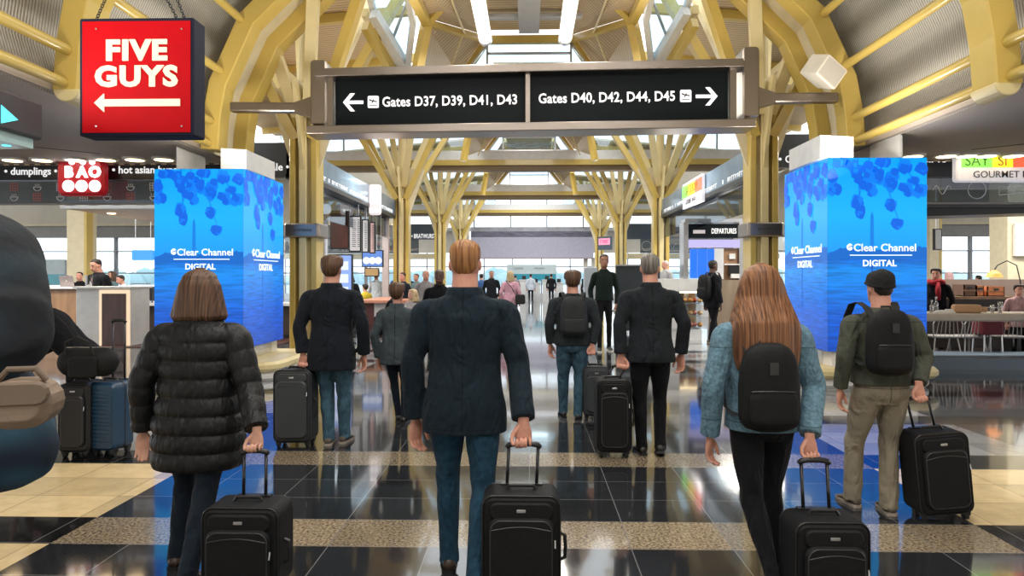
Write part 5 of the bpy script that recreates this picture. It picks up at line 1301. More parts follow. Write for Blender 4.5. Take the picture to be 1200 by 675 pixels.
class P: pass
def person(label, loc, H, rz=0, skin='light', hair=('short', HD), top=None, legs=None, shoe=None, pose=None, style='jacket', vox=.007, build=1.0, facing_detail=False, head_yaw=0, head_pitch=0, lower=True, lean=0, cat='person', group=None, hem=None, sleeve=1.0, head_scale=1.0, beanie=None, female=False, name='person'):
    """local: +y forward, x right. pose: dict of hands/feet"""
    t = thing(name, label, cat, loc, rz, group)
    o = {'L': dict(hip=None, knee=(.0, .0), foot=(0, 0, 0), pitch=0), 'R': dict(knee=(0, 0), foot=(0, 0, 0), pitch=0)}
    pose = pose or {}
    h = H/1.8; B = build*h
    S = -1
    sk = SKIN[skin]
    leanM = Matrix.Rotation(-lean, 4, 'X') if lean else None
    hipz = .5*H
    def LN(p):
        p = V(p)
        if not lean or p.z < hipz*.95: return p
        q = p-V((0, 0, hipz)); w_ = min(1, (p.z-hipz*.95)/(.12*H)); a = lean*w_
        return V((q.x, q.y*cos(a)+q.z*sin(a), hipz+q.z*cos(a)-q.y*sin(a)))
    sit = pose.get('sit', False); zoff = 0
    # ---------- joints
    J = {}
    for s, k in ((-1, 'L'), (1, 'R')):
        f = pose.get('foot'+k, (s*.1*h, 0, 0)); kn = pose.get('knee'+k); pitch = pose.get('pitch'+k, 0)
        hip = V((s*.085*B, 0, .52*H))
        ank = V((f[0], f[1], f[2]+.075*h))
        if kn is None: kn = (hip*.48+ank*.52)+V((s*.008, .03*h, 0))
        else: kn = V(kn)
        J[k] = (hip, kn, ank, pitch)
        sh = LN(V((s*(.203 if not female else .186)*B, -.005, .792*H)))
        hd = pose.get('hand'+k); 
        wr = V(hd) if hd else V((s*.27*B, .02, .475*H))
        el = pose.get('elbow'+k)
        if el is None:
            mid = (sh+wr)/2; d = wr-sh; ln = .33*H; bend = sqrt(max(0, (ln/2)**2-(d.length/2)**2)) if d.length < ln else 0
            el = mid+V((s*.4, -.9, -.1)).normalized()*min(bend, .2)*1.0+V((s*.02, 0, 0))
        else: el = V(el)
        J['a'+k] = (sh, el, wr)
    # ---------- skin body (one continuous surface)
    mb = MB()
    hh = (.132*H if not female else .134*H)*head_scale
    hp = LN(V((0, .012*h, .868*H)))
    HM = Matrix.Translation(hp) @ Matrix.Rotation(head_yaw, 4, 'Z') @ Matrix.Rotation(-lean*.6-head_pitch, 4, 'X')
    rs = []
    for z, rx, ry, yc in SKT:
        r = []
        for i in range(32):
            a = 2*pi*i/32; r.append(HM @ skull_p(z, a, hh))
        rs.append(r)
    mb.rings(rs)
    def hv(x, y, z): return HM @ V((x*hh, y*hh, z*hh))
    mb.tube([hv(0, .40, .56), hv(0, .47, .40), hv(0, .505, .335), hv(0, .42, .29)], [(.035*hh), (.05*hh), (.07*hh), (.05*hh)], 10)
    for s in (-1, 1):
        mb.tube([hv(s*.05, .43, .31), hv(s*.09, .41, .31)], .04*hh, 8)
        # ear
        c = hv(s*.345, -.04, .43); e = MB(); e.sph((0, 0, 0), (.03*hh, .075*hh, .125*hh), 12, 8)
        R = HM.to_3x3() @ Matrix.Rotation(s*.35, 3, 'Z')
        mb.add([c+R @ v for v in e.v], e.f)
        mb.sph(hv(s*.13, .36, .60), (.1*hh, .06*hh, .03*hh), 8, 5)       # brow
    mb.sph(hv(0, .40, .2), (.11*hh, .05*hh, .035*hh), 10, 6); mb.sph(hv(0, .33, .07), (.1*hh, .08*hh, .07*hh), 10, 6)
    nk = .068*B if not female else .054*B
    limb(mb, [(*LN((0, -.02*h, .80*H)), nk*1.25, nk*1.1), (*LN((0, -.012*h, .85*H)), nk, nk), (*(HM @ V((0, -.02*hh, .2*hh))), nk*.95, nk*1.02), (*(HM @ V((0, -.03*hh, .42*hh))), nk*.85, nk*.95)], m=10)
    bt = [(.46, .135, .09, 0), (.52, .15, .10, 0), (.6, .125, .09, 0), (.70, .14, .10, 0), (.77, .155, .095, -.005), (.81, .13, .08, -.01), (.83, .07, .06, -.015)]
    torso(mb, [(z*H, a*B, b*B, c) for z, a, b, c in bt], m=20, n=24, lean=LN)
    for k in 'LR':
        hip, kn, an, pitch = J[k]
        if lower: limb(mb, [(*hip, .075*B, .08*B), (*lerp(hip, kn, .5), .055*B, .06*B), (*kn, .038*B, .042*B), (*lerp(kn, an, .35), .036*B, .040*B), (*an, .025*B, .030*B)], m=14, n=14)
        sh, el, wr = J['a'+k]
        limb(mb, [(*sh, .05*B, .05*B), (*lerp(sh, el, .5), .04*B, .042*B), (*el, .034*B, .036*B), (*lerp(el, wr, .4), .034*B, .034*B), (*wr, .023*h, .021*h)], m=14, n=14)
        s = -1 if k == 'L' else 1
        d, pn, th = pose.get('orient'+k, ((s*.03, .05, -1), (-s*.75, -.65, 0), (-s*.35, .8, 0)))
        hand(mb, wr, d, pn, th, S=h*(1.0 if not female else .93)*1.08, curl=pose.get('curl'+k, (24, 34, 24)))
    body = mb.build('body', sk, t, world=False, mods=[remesh(vox*.72, 2)])
    # ---------- face details as children
    if facing_detail:
        for s in (-1, 1):
            MB().sph(hv(s*.145, .355, .52), (.052*hh, .035*hh, .028*hh), 10, 6).build('eye', mat('eye_white', (.7, .68, .65), .3), body, world=False, smooth=True)
            MB().sph(hv(s*.145, .388, .52), (.02*hh, .012*hh, .022*hh), 8, 5).build('iris', mat('iris_brown', (.03, .015, .01), .2), body, world=False, smooth=True)
            MB().tube([hv(s*.07, .425, .60), hv(s*.15, .43, .625), hv(s*.24, .36, .60)], .016*hh, 6).build('eyebrow', hair[1], t, world=False)
        MB().tube([hv(-.12, .40, .195), hv(-.05, .455, .205), hv(0, .46, .20), hv(.05, .455, .205), hv(.12, .40, .195)], [.012*hh, .024*hh, .022*hh, .024*hh, .012*hh], 8).build('mouth', mat('lip_rose', (.42, .14, .12), .45), body, world=False, smooth=True)
    # ---------- hair
    hs = build_hair(hair[0], hair[1], hh, t, 1.0 if vox < .009 else .45)
    for q in hs: q.matrix_local = HM
    if beanie:
        n = 60; rs = []
        for j in range(15):
            u = j/14; r = []
            for i in range(n):
                a = 2*pi*i/n; s = sin(a); tb = lerp(.42, .64, (s+1)/2); r.append(HM @ skull_p(lerp(1.0, tb, u) if j < 14 else tb+.01, a, hh, (.012+.01*(1-u)*max(0, -s) + (.006 if u > .8 else 0))*h*(1+.06*(i % 2)) if j < 14 else 0))
            rs.append(r)
        MB().rings(rs).build('beanie', beanie, t, smooth=True, world=False)
    # ---------- trousers
    if lower:
        mb = MB()
        w = pose.get('legw', 1.0)*B
        torso(mb, [(.455*H, .145*w, .11*w, -.0), (.50*H, .172*w, .128*w, -.012), (.54*H, .165*w, .12*w, -.008), (.60*H, .14*w, .10*w, 0)], m=14, n=28, lean=LN)
        for k in 'LR':
            hip, kn, an, pitch = J[k]; fb = an+V((0, 0, -.03*h)); fz = pose.get('hemw', 1.0)
            fo = creases(3 if k == 'L' else 7, .085)
            def fold(s, a, u, fo=fo): 
                e = 1 if .38 < u < .6 or u > .82 else .35
                return 1+(fo(s, a, u)-1)*e
            limb(mb, [(*(hip+V((0, -.01, -.0))), .092*w, .112*w), (*lerp(hip, kn, .45), .085*w, .098*w), (*lerp(hip, kn, .8), .066*w, .078*w), (*kn, .060*w, .070*w), (*lerp(kn, an, .3), .058*w, .070*w), (*lerp(kn, an, .7), .050*w*fz, .058*w*fz), (*an, .048*w*fz, .056*w*fz), (*fb, .052*w*fz, .062*w*fz)], m=44, n=28, fold=fold)
        mb.build('trousers', legs, t, world=False, mods=[remesh(vox, 2)])
        # ---------- shoes
        for k in 'LR':
            hip, kn, an, pitch = J[k]; s = -1 if k == 'L' else 1
            M = Matrix.Translation(an) @ Matrix.Rotation(-s*radians(7), 4, 'Z') @ Matrix.Rotation(radians(pitch), 4, 'X') @ Matrix.Translation((0, 0, -.075*h))
            rs = []; q = 20
            for y, hw, top_ in ((-.075, .022, .055), (-.068, .032, .07), (-.04, .036, .085), (0, .036, .095), (.04, .038, .08), (.09, .043, .06), (.13, .045, .045), (.165, .038, .035), (.19, .02, .024)):
                r = []
                for i in range(q):
                    a = 2*pi*i/q; x = cos(a); z = sin(a)
                    zz = .015+(z*.5+.5)**.8*(top_-.015) if True else 0
                    r.append(M @ V((x*hw*h*(1 if z < .3 else 1-.35*(z-.3)), y*h, zz*h)))
                rs.append(r)
            so = MB().rings(rs).build('shoe', shoe[0], t, smooth=True, world=False)
            rs = []
            for z in (0, .018, .022):
                e = .002 if z else 0; ring = []
                for y, hw in ((-.078, .02), (-.07, .034), (-.03, .038), (.03, .038), (.1, .047), (.15, .043), (.185, .028), (.198, .01)): ring.append((hw+e, y))
                full = [(x, y) for x, y in ring]+[(-x, y) for x, y in reversed(ring)]
                rs.append([M @ V((x*h, y*h, z*h)) for x, y in full])
            MB().rings(rs).build('sole', shoe[1], so, world=False, smooth=False)
    # ---------- upper garment
    mb = MB(); hemz = (hem if hem else .425)*H; fw = 1.0
    if style == 'jacket':
        K = [(hemz, .198, .138, -.012), (.50*H, .192, .140, -.014), (.57*H, .173, .130, -.008), (.63*H, .166, .122, 0), (.70*H, .174, .124, 0), (.765*H, .186, .120, -.008), (.80*H, .176, .098, -.014), (.825*H, .130, .082, -.018), (.838*H, .085, .074, -.018), (.846*H, .072, .068, -.018)]
    elif style == 'puffer':
        K = [(hemz, .212, .15, -.01), (.48*H, .215, .15, -.012), (.57*H, .195, .142, -.005), (.64*H, .186, .136, 0), (.72*H, .19, .135, 0), (.77*H, .19, .125, -.008), (.80*H, .178, .108, -.012), (.83*H, .125, .09, -.012), (.852*H, .085, .08, -.015), (.875*H, .08, .075, -.01)]
    elif style == 'denim':
        K = [(hemz, .172, .138, -.014), (.53*H, .172, .138, -.014), (.58*H, .165, .13, -.008), (.65*H, .162, .125, 0), (.72*H, .168, .120, 0), (.77*H, .172, .112, -.008), (.80*H, .162, .095, -.012), (.825*H, .118, .078, -.015), (.84*H, .08, .068, -.015), (.855*H, .066, .062, -.015)]
    else:  # soft top
        K = [(hemz, .184, .140, -.012), (.52*H, .19, .142, -.014), (.57*H, .18, .134, -.008), (.63*H, .172, .126, 0), (.70*H, .176, .124, 0), (.765*H, .182, .116, -.008), (.80*H, .168, .098, -.014), (.825*H, .122, .082, -.018), (.841*H, .082, .072, -.018), (.851*H, .070, .066, -.018)]
    K = [(z, a*B*1.08, b*B*1.05, c*h) for z, a, b, c in K]
    pitch_q = .098
    def tf(z, a):
        if style == 'puffer':
            q = abs(sin(pi*(z-hemz)/pitch_q)); f = .915+.10*q**.5
            d_ = abs(((a+pi/2+pi) % (2*pi))-pi)
            if d_ < .09: f -= .03*(1-d_/.09)
            f += .02*(vnoise(a*16, int((z-hemz)/pitch_q))-.5)*(q < .95)
            return f
        amp = .012 if style == 'jacket' else .03
        f = 1+amp*(sin(z*26+3*sin(a*2)+H*9)*(.3+.7*vnoise(a*3+z*4, 1)))+amp*(vnoise(a*3.3+sin(z*7), 4)-.5)
        if style == 'jacket' and z < .5*H:      # vent
            d_ = abs(((a+pi/2+pi) % (2*pi))-pi); f += .02*(1 if d_ < .05 else 0)
        return f
    torso(mb, K, m=150 if style == 'puffer' else 70, n=110 if style == 'puffer' else 56, fold=tf, lean=LN, pw=2.35)
    sr = sleeve*(1.0 if style != 'puffer' else 1.12)
    for k in 'LR':
        sh, el, wr = J['a'+k]; s = -1 if k == 'L' else 1; fo = creases(2 if k == 'L' else 5, .06 if style != 'puffer' else .01)
        def fold(s_, a, u, fo=fo):
            if style == 'puffer': return (.93+.09*abs(sin(pi*s_/.095))**.5)*fo(s_, a, u)
            return 1+(fo(s_, a, u)-1)*(1 if .3 < u < .75 or u > .88 else .5)
        top0 = sh+V((-s*.075*B, 0, .010*H)); cuff = lerp(el, wr, .93)
        cr = {'puffer': .050, 'jacket': .057, 'denim': .050}.get(style, .048)
        limb(mb, [(*top0, .042*B, .060*B), (*(sh+V((s*.008*B, 0, -.008*H))), .056*B*sr, .070*B*sr), (*lerp(sh, el, .35), .064*B*sr, .072*B*sr), (*lerp(sh, el, .75), .061*B*sr, .065*B*sr), (*el, .058*B*sr, .061*B*sr), (*lerp(el, wr, .45), lerp(.058, cr, .5)*B*sr, lerp(.061, cr, .5)*B*sr), (*lerp(el, wr, .8), cr*1.02*B*sr, cr*1.08*B*sr), (*cuff, cr*B*sr, cr*1.06*B*sr)], m=70, n=26, fold=fold)
    g = mb.build({'jacket': 'jacket', 'puffer': 'puffer_coat', 'denim': 'denim_jacket', 'soft': 'sweater'}.get(style, 'jacket'), top, t, world=False, mods=[remesh(vox, 3 if style != 'puffer' else 1)])
    if style in ('jacket', 'denim'):
        # turned collar band
        rs = []
        for z, r_, rb in ((.822, .102, .090), (.836, .098, .088), (.853, .088, .083), (.860, .081, .077), (.850, .074, .072)):
            rs.append([LN(V((cos(2*pi*i/40)*r_*B*1.02, -.016*h+sin(2*pi*i/40)*rb*B, z*H+(-.012*H if sin(2*pi*i/40) > .2 else 0)*max(0, sin(2*pi*i/40))))) for i in range(40)])
        MB().rings(rs, cap=False).build('collar', top, g, world=False, smooth=True)
    if style == 'puffer':
        rs = []
        for z, r_ in ((.848, .088), (.862, .094), (.880, .092), (.892, .084), (.885, .072)):
            rs.append([LN(V((cos(2*pi*i/48)*r_*B*(1+.02*sin(i*1.9)), -.012*h+sin(2*pi*i/48)*r_*.95*B, z*H))) for i in range(48)])
        MB().rings(rs, cap=False).build('collar', top, g, world=False, smooth=True)
    t['joints'] = 0; del t['joints']
    J['LN'] = LN; J['g'] = g; J['t'] = t; J['HM'] = HM
    return t, J
RELAX_L = None
def grip_orient(s, tilt=0):
    return ((0, -.08, -1), (0, -1, .05), (-s, 0, 0))
GRIP = (78, 82, 60)

def rod(mb, a, b, r=.008, n=10): mb.tube([a, b], r, n)
def suitcase(label, loc, W, Hh, D, m, grip_z=None, grip_x=0, yaw=0, roll=0, style='soft', rod_gap=.17, grip=True, spinner=False, scale=1, grip_y=None, panel=None, pitch=0):
    """local: x width, -y side shows to the camera, base at z=0"""
    t = thing('suitcase', label, 'suitcase', loc, 0); t.rotation_euler = (pitch, roll, yaw)
    bz = .05
    kw = dict(world=False)
    if style == 'hard':
        rs = []
        mb = MB(); mb.rbox((-W/2, -D/2, bz), (W/2, D/2, Hh), .06, 5, axis='y')
        body = mb.build('shell', m, t, mods=[bevel(.02, 3)], smooth=False, auto=40, **kw)
        rb = MB(); k = bz+.07
        while k < Hh-.05: rb.beam((-W/2+.03, -D/2-.003, k), (W/2-.03, -D/2-.003, k), .01, .016); rb.beam((-W/2+.03, D/2+.003, k), (W/2-.03, D/2+.003, k), .01, .016); k += .035
        rb.build('ribs', m, body, **kw)
        MB().rbox((-W/2-.004, -.006, bz-.004), (W/2+.004, .006, Hh+.004), .06, 5, axis='y').build('zip_seam', BLK, t, **kw)
    else:
        body = MB().rbox((-W/2, -D/2, bz), (W/2, D/2, Hh), .055, 6, axis='y').build('shell', m, t, mods=[bevel(.018, 3)], auto=40, **kw)
        fr = MB()
        def loop(x0, x1, z0, z1, r, y, rad=.004):
            pts = []
            for cx, cz, a0 in ((x1-r, z1-r, 0), (x0+r, z1-r, pi/2), (x0+r, z0+r, pi), (x1-r, z0+r, 1.5*pi)):
                for q in range(7): a = a0+q/6*pi/2; pts.append((cx+r*cos(a), y, cz+r*sin(a)))
            pts.append(pts[0]); return pts
        pc = MB().rbox((-W/2+.035, -D/2-.035, bz+.05), (W/2-.035, -D/2+.01, Hh-.10), .05, 6, axis='y').build('front_pocket', panel or m, t, mods=[bevel(.012, 3)], auto=40, **kw)
        pk = MB().rbox((-W/2+.04, -D/2-.016, Hh-.115), (W/2-.04, -D/2+.01, Hh-.03), .035, 4, axis='y').build('top_pocket', panel or m, t, mods=[bevel(.008, 2)], auto=40, **kw)
        pp = MB(); pp.tube(loop(-W/2+.004, W/2-.004, bz+.004, Hh-.004, .055, -D/2+.012), .0045, 6); pp.tube(loop(-W/2+.004, W/2-.004, bz+.004, Hh-.004, .055, D/2-.012), .0045, 6)
        pp.build('piping', BLK, body, **kw)
        zz = MB(); zz.tube(loop(-W/2+.045, W/2-.045, bz+.06, Hh-.11, .05, -D/2-.033), .003, 6); zz.build('zip', mat('zip_grey', (.035, .035, .037), .4), pc, **kw)
        ar = MB(); ar.tube([(-W/2+.05+(W-.1)*i/12, -D/2-.036, Hh-.155+.018*sin(pi*i/12)) for i in range(13)], .003, 6); ar.build('seam', mat('zip_grey', (0, 0, 0)), pc, **kw)
        MB().rbox((-.022, -D/2-.02, Hh-.075), (.022, -D/2-.015, Hh-.06), .004).build('badge', mat('badge_silver', (.45, .45, .47), .3, .8), t, **kw)
        MB().tube([(W/2-.002, -D*.1, Hh*.62), (W/2+.022, -D*.1, Hh*.6), (W/2+.026, -D*.1, Hh*.5), (W/2+.022, -D*.1, Hh*.4), (W/2-.002, -D*.1, Hh*.38)], .009, 8).build('side_handle', BLK, t, **kw)
        zp = MB(); zp.tube([(W/2-.03, -D/2-.03, Hh-.2), (W/2-.03, -D/2-.04, Hh-.235)], .004, 6); zp.build('zip_pull', SILVER, t, **kw)
    # wheels + feet
    for sx in (-1, 1):
        for sy in ((-1, 1) if spinner else (-1,)):
            x = sx*(W/2-.045); y = sy*(D/2-.045)
            w = MB().tube([(x-.013, y, .026), (x+.013, y, .026)], .026, 16).build('wheel', BLK, t, smooth=True, auto=40, **kw)
            MB().rbox((x-.024, y-.03, .03), (x+.024, y+.03, bz+.03), .012, 3).build('wheel_housing', BLK, w, **kw)
        if not spinner: MB().box((sx*(W/2-.06)-.015, D/2-.06, 0), (sx*(W/2-.06)+.015, D/2-.02, bz+.01)).build('foot', BLK, t, **kw)
    if grip:
        gy = D/2-.03 if grip_y is None else grip_y
        hz = grip_z or Hh+.3
        h = MB()
        for sx in (-1, 1):
            ho = MB().tube([(sx*rod_gap/2, D/2-.03, Hh-.02), (grip_x+sx*rod_gap/2, gy, hz-.012)], .0085, 10).build('handle_rod', mat('gunmetal', (.05, .05, .055), .3, .8), t, smooth=True, **kw)
        MB().tube([(grip_x-rod_gap/2-.014, gy, hz-.014), (grip_x-rod_gap/2, gy, hz-.002), (grip_x-rod_gap/4, gy, hz+.004), (grip_x+rod_gap/4, gy, hz+.004), (grip_x+rod_gap/2, gy, hz-.002), (grip_x+rod_gap/2+.014, gy, hz-.014)], [.011, .014, .0135, .0135, .014, .011], 12).build('grip', BLK, ho, smooth=True, **kw)
        MB().box((-rod_gap/2-.03, D/2-.05, Hh-.003), (rod_gap/2+.03, D/2-.012, Hh+.008)).build('handle_socket', BLK, t, **kw)
    MB().tube([(-.07, 0, Hh), (-.06, 0, Hh+.02), (.06, 0, Hh+.02), (.07, 0, Hh)], .009, 8).build('top_handle', BLK, t, **kw)
    return t

def backpack(label, Jt, H, W, Ht, D, zc, m, y=-.13, x=0, rz=None, straps=True):
    """worn on the back of person; own top level object, placed in the wearer's frame"""
    pt = Jt['t']; R = pt.rotation_euler.z
    t = thing('backpack', label, 'backpack', tuple(V(pt.location)+Matrix.Rotation(R, 3, 'Z') @ V((x, y, zc))), R)
    kw = dict(world=False)
    rs = []
    for u in [i/24 for i in range(25)]:
        z = -Ht/2+Ht*u; k = (1-abs(2*u-1)**4)**.5 if u > .5 else (1-abs(2*u-1)**7)**.5
        wf = lerp(1.0, .86, max(0, u-.5)*2); k = max(k, .12); r = []
        for i in range(36):
            a = 2*pi*i/36; c, s = cos(a), sin(a); q = (abs(c)**3+abs(s)**3)**(-1/3)
            f = 1+.02*(vnoise(a*2+u*5, 3)-.5)
            r.append(V((W/2*wf*c*q*(.35+.65*k)*f, -D/2+D/2*s*q*(.3+.7*k)*f, z)))
        rs.append(r)
    b = MB().rings(rs).build('main_bag', m, t, smooth=True, **kw)
    rs = []
    for u in [i/14 for i in range(15)]:
        z = -Ht*.43+Ht*.42*u; k = max(.1, (1-abs(2*u-1)**5)**.5); r = []
        for i in range(30):
            a = 2*pi*i/30; c, s = cos(a), sin(a); q = (abs(c)**3.2+abs(s)**3.2)**(-1/3.2); r.append(V((W*.40*c*q*(.4+.6*k), -D*.93+D*.2*s*q*k, z)))
        rs.append(r)
    pk = MB().rings(rs).build('front_pocket', m, t, smooth=True, **kw)
    zg = mat('zip_dark', (.03, .03, .032), .35)
    MB().tube([(-W*.36, -D*1.0, -Ht*.03), (-W*.2, -D*1.1, -Ht*.02), (0, -D*1.12, -Ht*.018), (W*.2, -D*1.1, -Ht*.02), (W*.36, -D*1.0, -Ht*.03)], .004, 6).build('zip', zg, pk, **kw)
    MB().tube([(W*.5*cos(pi*i/14)*.86, -D*.62, Ht*.16+Ht*.31*sin(pi*i/14)) for i in range(15)], .004, 6).build('zip', zg, b, **kw)
    MB().box((-.022, -D*1.045, Ht*.16), (.022, -D*.93, Ht*.30)).build('webbing_tab', BLK, t, **kw)
    MB().tube([(-.035, -D*.25, Ht*.47), (-.03, -D*.2, Ht*.54), (.03, -D*.2, Ht*.54), (.035, -D*.25, Ht*.47)], .008, 8).build('top_loop', BLK, t, **kw)
    for s in (-1, 1):
        if straps:
            MB().rings([[V((s*xx+dx, yy+dy, zz)) for dx, dy in ((-.024, 0), (.024, 0), (.024, .01), (-.024, .01))] for xx, yy, zz in ((W*.26, -.02, Ht*.38), (W*.34, .03, Ht*.53), (W*.40, .09, Ht*.60), (W*.43, .17, Ht*.56), (W*.44, .235, Ht*.36), (W*.45, .24, 0), (W*.5, .1, -Ht*.3), (W*.46, 0, -Ht*.36))]).build('shoulder_strap', BLKM, t, **kw)
        MB().tube([(s*W*.44, -D*.75, Ht*.1), (s*W*.45, -D*.78, -Ht*.05)], .004, 6).build('zip_pull', SILVER if s < 0 else zg, t, **kw)
    return t
# ------------------------------------------------------------------ cast
SUIT = weave('navy_suit_wool', (.0075, .0165, .026), var=(40, .2), bump=(18, .3)); JEANB = weave('teal_blue_denim', (.013, .047, .084), var=(30, .3), bump=(22, .45))
NAVYP = weave('dark_navy_trousers', (.008, .014, .024), var=(20, .2), bump=(16, .35)); PUFF = mat('black_puffer_nylon', (.006, .006, .0068), .5, bump=(30, .5), var=(9, .15), spec=.3, stretch=(1, 1, .3), folds=(9, .014))
DENIM = weave('light_blue_denim', (.12, .215, .28), var=(60, .3), bump=(40, .5), folds=(8, .035)); LEGB = weave('black_leggings', (.006, .006, .008), var=(10, .1), bump=(9, .2))
OLIVE = weave('olive_green_cloth', (.062, .068, .052), var=(16, .15), bump=(14, .4)); KHAKI = weave('khaki_trousers', (.25, .22, .165), var=(14, .12), bump=(14, .4))
CHAR = weave('charcoal_suit', (.013, .016, .020), bump=(16, .3)); BLKT = weave('black_trousers', (.005, .005, .007)); GREYJ = weave('slate_grey_jacket', (.052, .068, .078), bump=(20, .35))
GRNB = weave('bottle_green_knit', (.008, .017, .014), bump=(60, .3)); DKTEE = weave('charcoal_knit', (.022, .028, .033), bump=(40, .3)); JEAN2 = weave('washed_blue_jeans', (.045, .10, .145), var=(16, .3), bump=(20, .4))
COAT = weave('black_navy_coat', (.007, .010, .016), bump=(16, .3)); PINKS = weave('pink_sweater_wool', (.62, .34, .42)); WSH = weave('white_shirt_cotton', (.5, .55, .62)); GRS = weave('grey_tshirt', (.25, .23, .24)); BLKJ = weave('black_jacket_cloth', (.006, .006, .009))
PLAIDS = weave('pale_plaid_shirt', (.42, .42, .42), var=(60, .3)); REDS = weave('red_scarf_cloth', (.3, .02, .03)); YELS = weave('yellow_shirt', (.65, .5, .05)); BLUS = weave('blue_shirt', (.05, .12, .3)); REDT = weave('brick_red_top', (.35, .06, .04)); PINKH = weave('dusty_pink_scarf', (.45, .28, .28)); TEALS = weave('dull_teal_shirt', (.12, .2, .22))
add_seams(SUIT, [(0, 0, .0022, 0, 1.56), (2, .80, .0015, .7, .9)]); add_seams(CHAR, [(0, 0, .003, 0, 1.56)]); add_seams(COAT, [(0, 0, .003, 0, 1.56)]); add_seams(GREYJ, [(0, 0, .0035, 0, 1.4)])
add_seams(PUFF, [(0, 0, .003, 0, 1.45)]); add_seams(DENIM, [(2, 1.235, .003, 1.2, 1.3), (2, .855, .003, .8, .9), (0, -.11, .002, .85, 1.24), (0, .11, .002, .85, 1.24)], .5); add_seams(KHAKI, [(0, 0, .003, .6, 1), (2, .86, .003, .8, .9)], .5)
add_seams(OLIVE, [(2, 1.30, .003, 1.2, 1.4)], .6); add_seams(JEANB, [(0, 0, .003, .7, 1), (2, .93, .003, .9, 1)], .5)
sBLK = (mat('black_leather', (.012, .01, .01), .35), BLK); sBRN = (mat('brown_leather', (.04, .022, .014), .4), BLK); sWHT = (mat('black_canvas', (.02, .02, .02), .7), WHT); sTAN = (mat('taupe_suede', (.10, .08, .065), .8), mat('pale_sole', (.35, .3, .25), .6)); sWW = (WHT, WHT)
BAGB = mat('black_nylon', (.0062, .0064, .0075), .65, bump=(160, .3), var=(20, .15), spec=.25); BAGG = mat('grey_nylon', (.035, .042, .048), .6, bump=(160, .2)); BAGD = mat('charcoal_nylon', (.016, .018, .021), .55, bump=(160, .2))
def G(px, Y): return V((at(px, 300, Y).x, Y, 0))
cast = {}
def barpos(px, py, Y): return at(px, py, Y)
def gripw(bar, loc, S=1.08, s=1):      # wrist for a bar position (world) -> local, facing +y
    return tuple(V(bar)-V(loc)+V((0, .022, .098*S)))

# 1 the man in the navy suit
L0 = G(545, 3.72); b1 = barpos(613.5, 521, 3.50)
t, J = person('ginger-haired man in a navy suit jacket and blue trousers, walking away, centre foreground', L0, 1.80, skin='pink', hair=('short', HG), top=SUIT, legs=JEANB, shoe=sBRN, style='jacket', vox=.006, build=1.08, hem=.428,
    pose=dict(handL=(-.275, .03, .815), handR=gripw(b1, L0), orientR=grip_orient(1), curlR=GRIP, elbowR=(.292, -.04, 1.12), elbowL=(-.285, -.03, 1.14), footL=(-.09, .02, 0), kneeL=(-.10, .06, .50), footR=(.085, -.36, .02), kneeR=(.105, -.08, .48), pitchR=-8)); cast['suit'] = J
suitcase('black soft suitcase with silver badge pulled by the ginger-haired man', (at(611, 0, 3.4).x, 3.40, 0), .385, .545, .22, BAGB, grip_z=b1.z, rod_gap=.15, grip_x=b1.x-at(611, 0, 3.4).x, grip_y=.10)
# 2 woman in puffer coat
L0 = G(234, 3.72); b1 = barpos(299, 529, 3.50)
t, J = person('woman with brown bob in a long black quilted coat, walking away on the left', L0, 1.63, skin='light', hair=('bob', HB), top=PUFF, legs=NAVYP, shoe=sBRN, style='puffer', vox=.0055, build=1.17, female=True, hem=.345,
    pose=dict(handL=(-.315, .0, .745), handR=gripw(b1, L0, 1.0), orientR=grip_orient(1), curlR=GRIP, elbowR=(.30, -.05, 1.0), elbowL=(-.295, -.05, 1.02), footL=(-.135, .02, 0), kneeL=(-.10, .05, .44), footR=(.085, -.30, .02), kneeR=(.07, -.08, .44), legw=.95, orientL=((-.05, 0, -1), (.3, -1, 0), (1, .2, 0)), curlL=(12, 26, 20))); cast['puffer'] = J
suitcase('black soft suitcase pulled by the woman in the quilted coat', (at(291, 0, 3.4).x, 3.40, 0), .385, .475, .22, BAGB, grip_z=b1.z, rod_gap=.115, grip_x=b1.x-at(291, 0, 3.4).x, grip_y=.10)
# 3 woman in denim jacket
L0 = G(892, 3.65); b1 = barpos(951, 538, 3.42)
t, J = person('woman with long auburn hair in a light denim jacket and black leggings, walking away', L0, 1.655, skin='pink', hair=('long', HA), top=DENIM, legs=LEGB, shoe=sWHT, style='denim', vox=.0055, build=1.10, female=True, hem=.487,
    pose=dict(handL=(-.265, .02, .745), handR=gripw(b1, L0, 1.0), orientR=grip_orient(1), curlR=GRIP, elbowR=(.26, -.04, 1.02), elbowL=(-.262, -.04, 1.02), footL=(-.04, -.34, .02), kneeL=(-.075, -.08, .45), footR=(.09, .03, 0), kneeR=(.075, .07, .46), legw=.93, hemw=.80)); cast['denim'] = J
suitcase('black soft suitcase pulled by the auburn-haired woman', (at(965, 0, 3.27).x, 3.27, 0), .345, .475, .22, BAGB, grip_z=b1.z, rod_gap=.125, grip_x=b1.x-at(965, 0, 3.27).x, grip_y=.12)
backpack('black backpack with front pocket worn over the denim jacket', J, 1.655, .30, .44, .14, 1.05, BAGB, y=-.135, x=-.03)
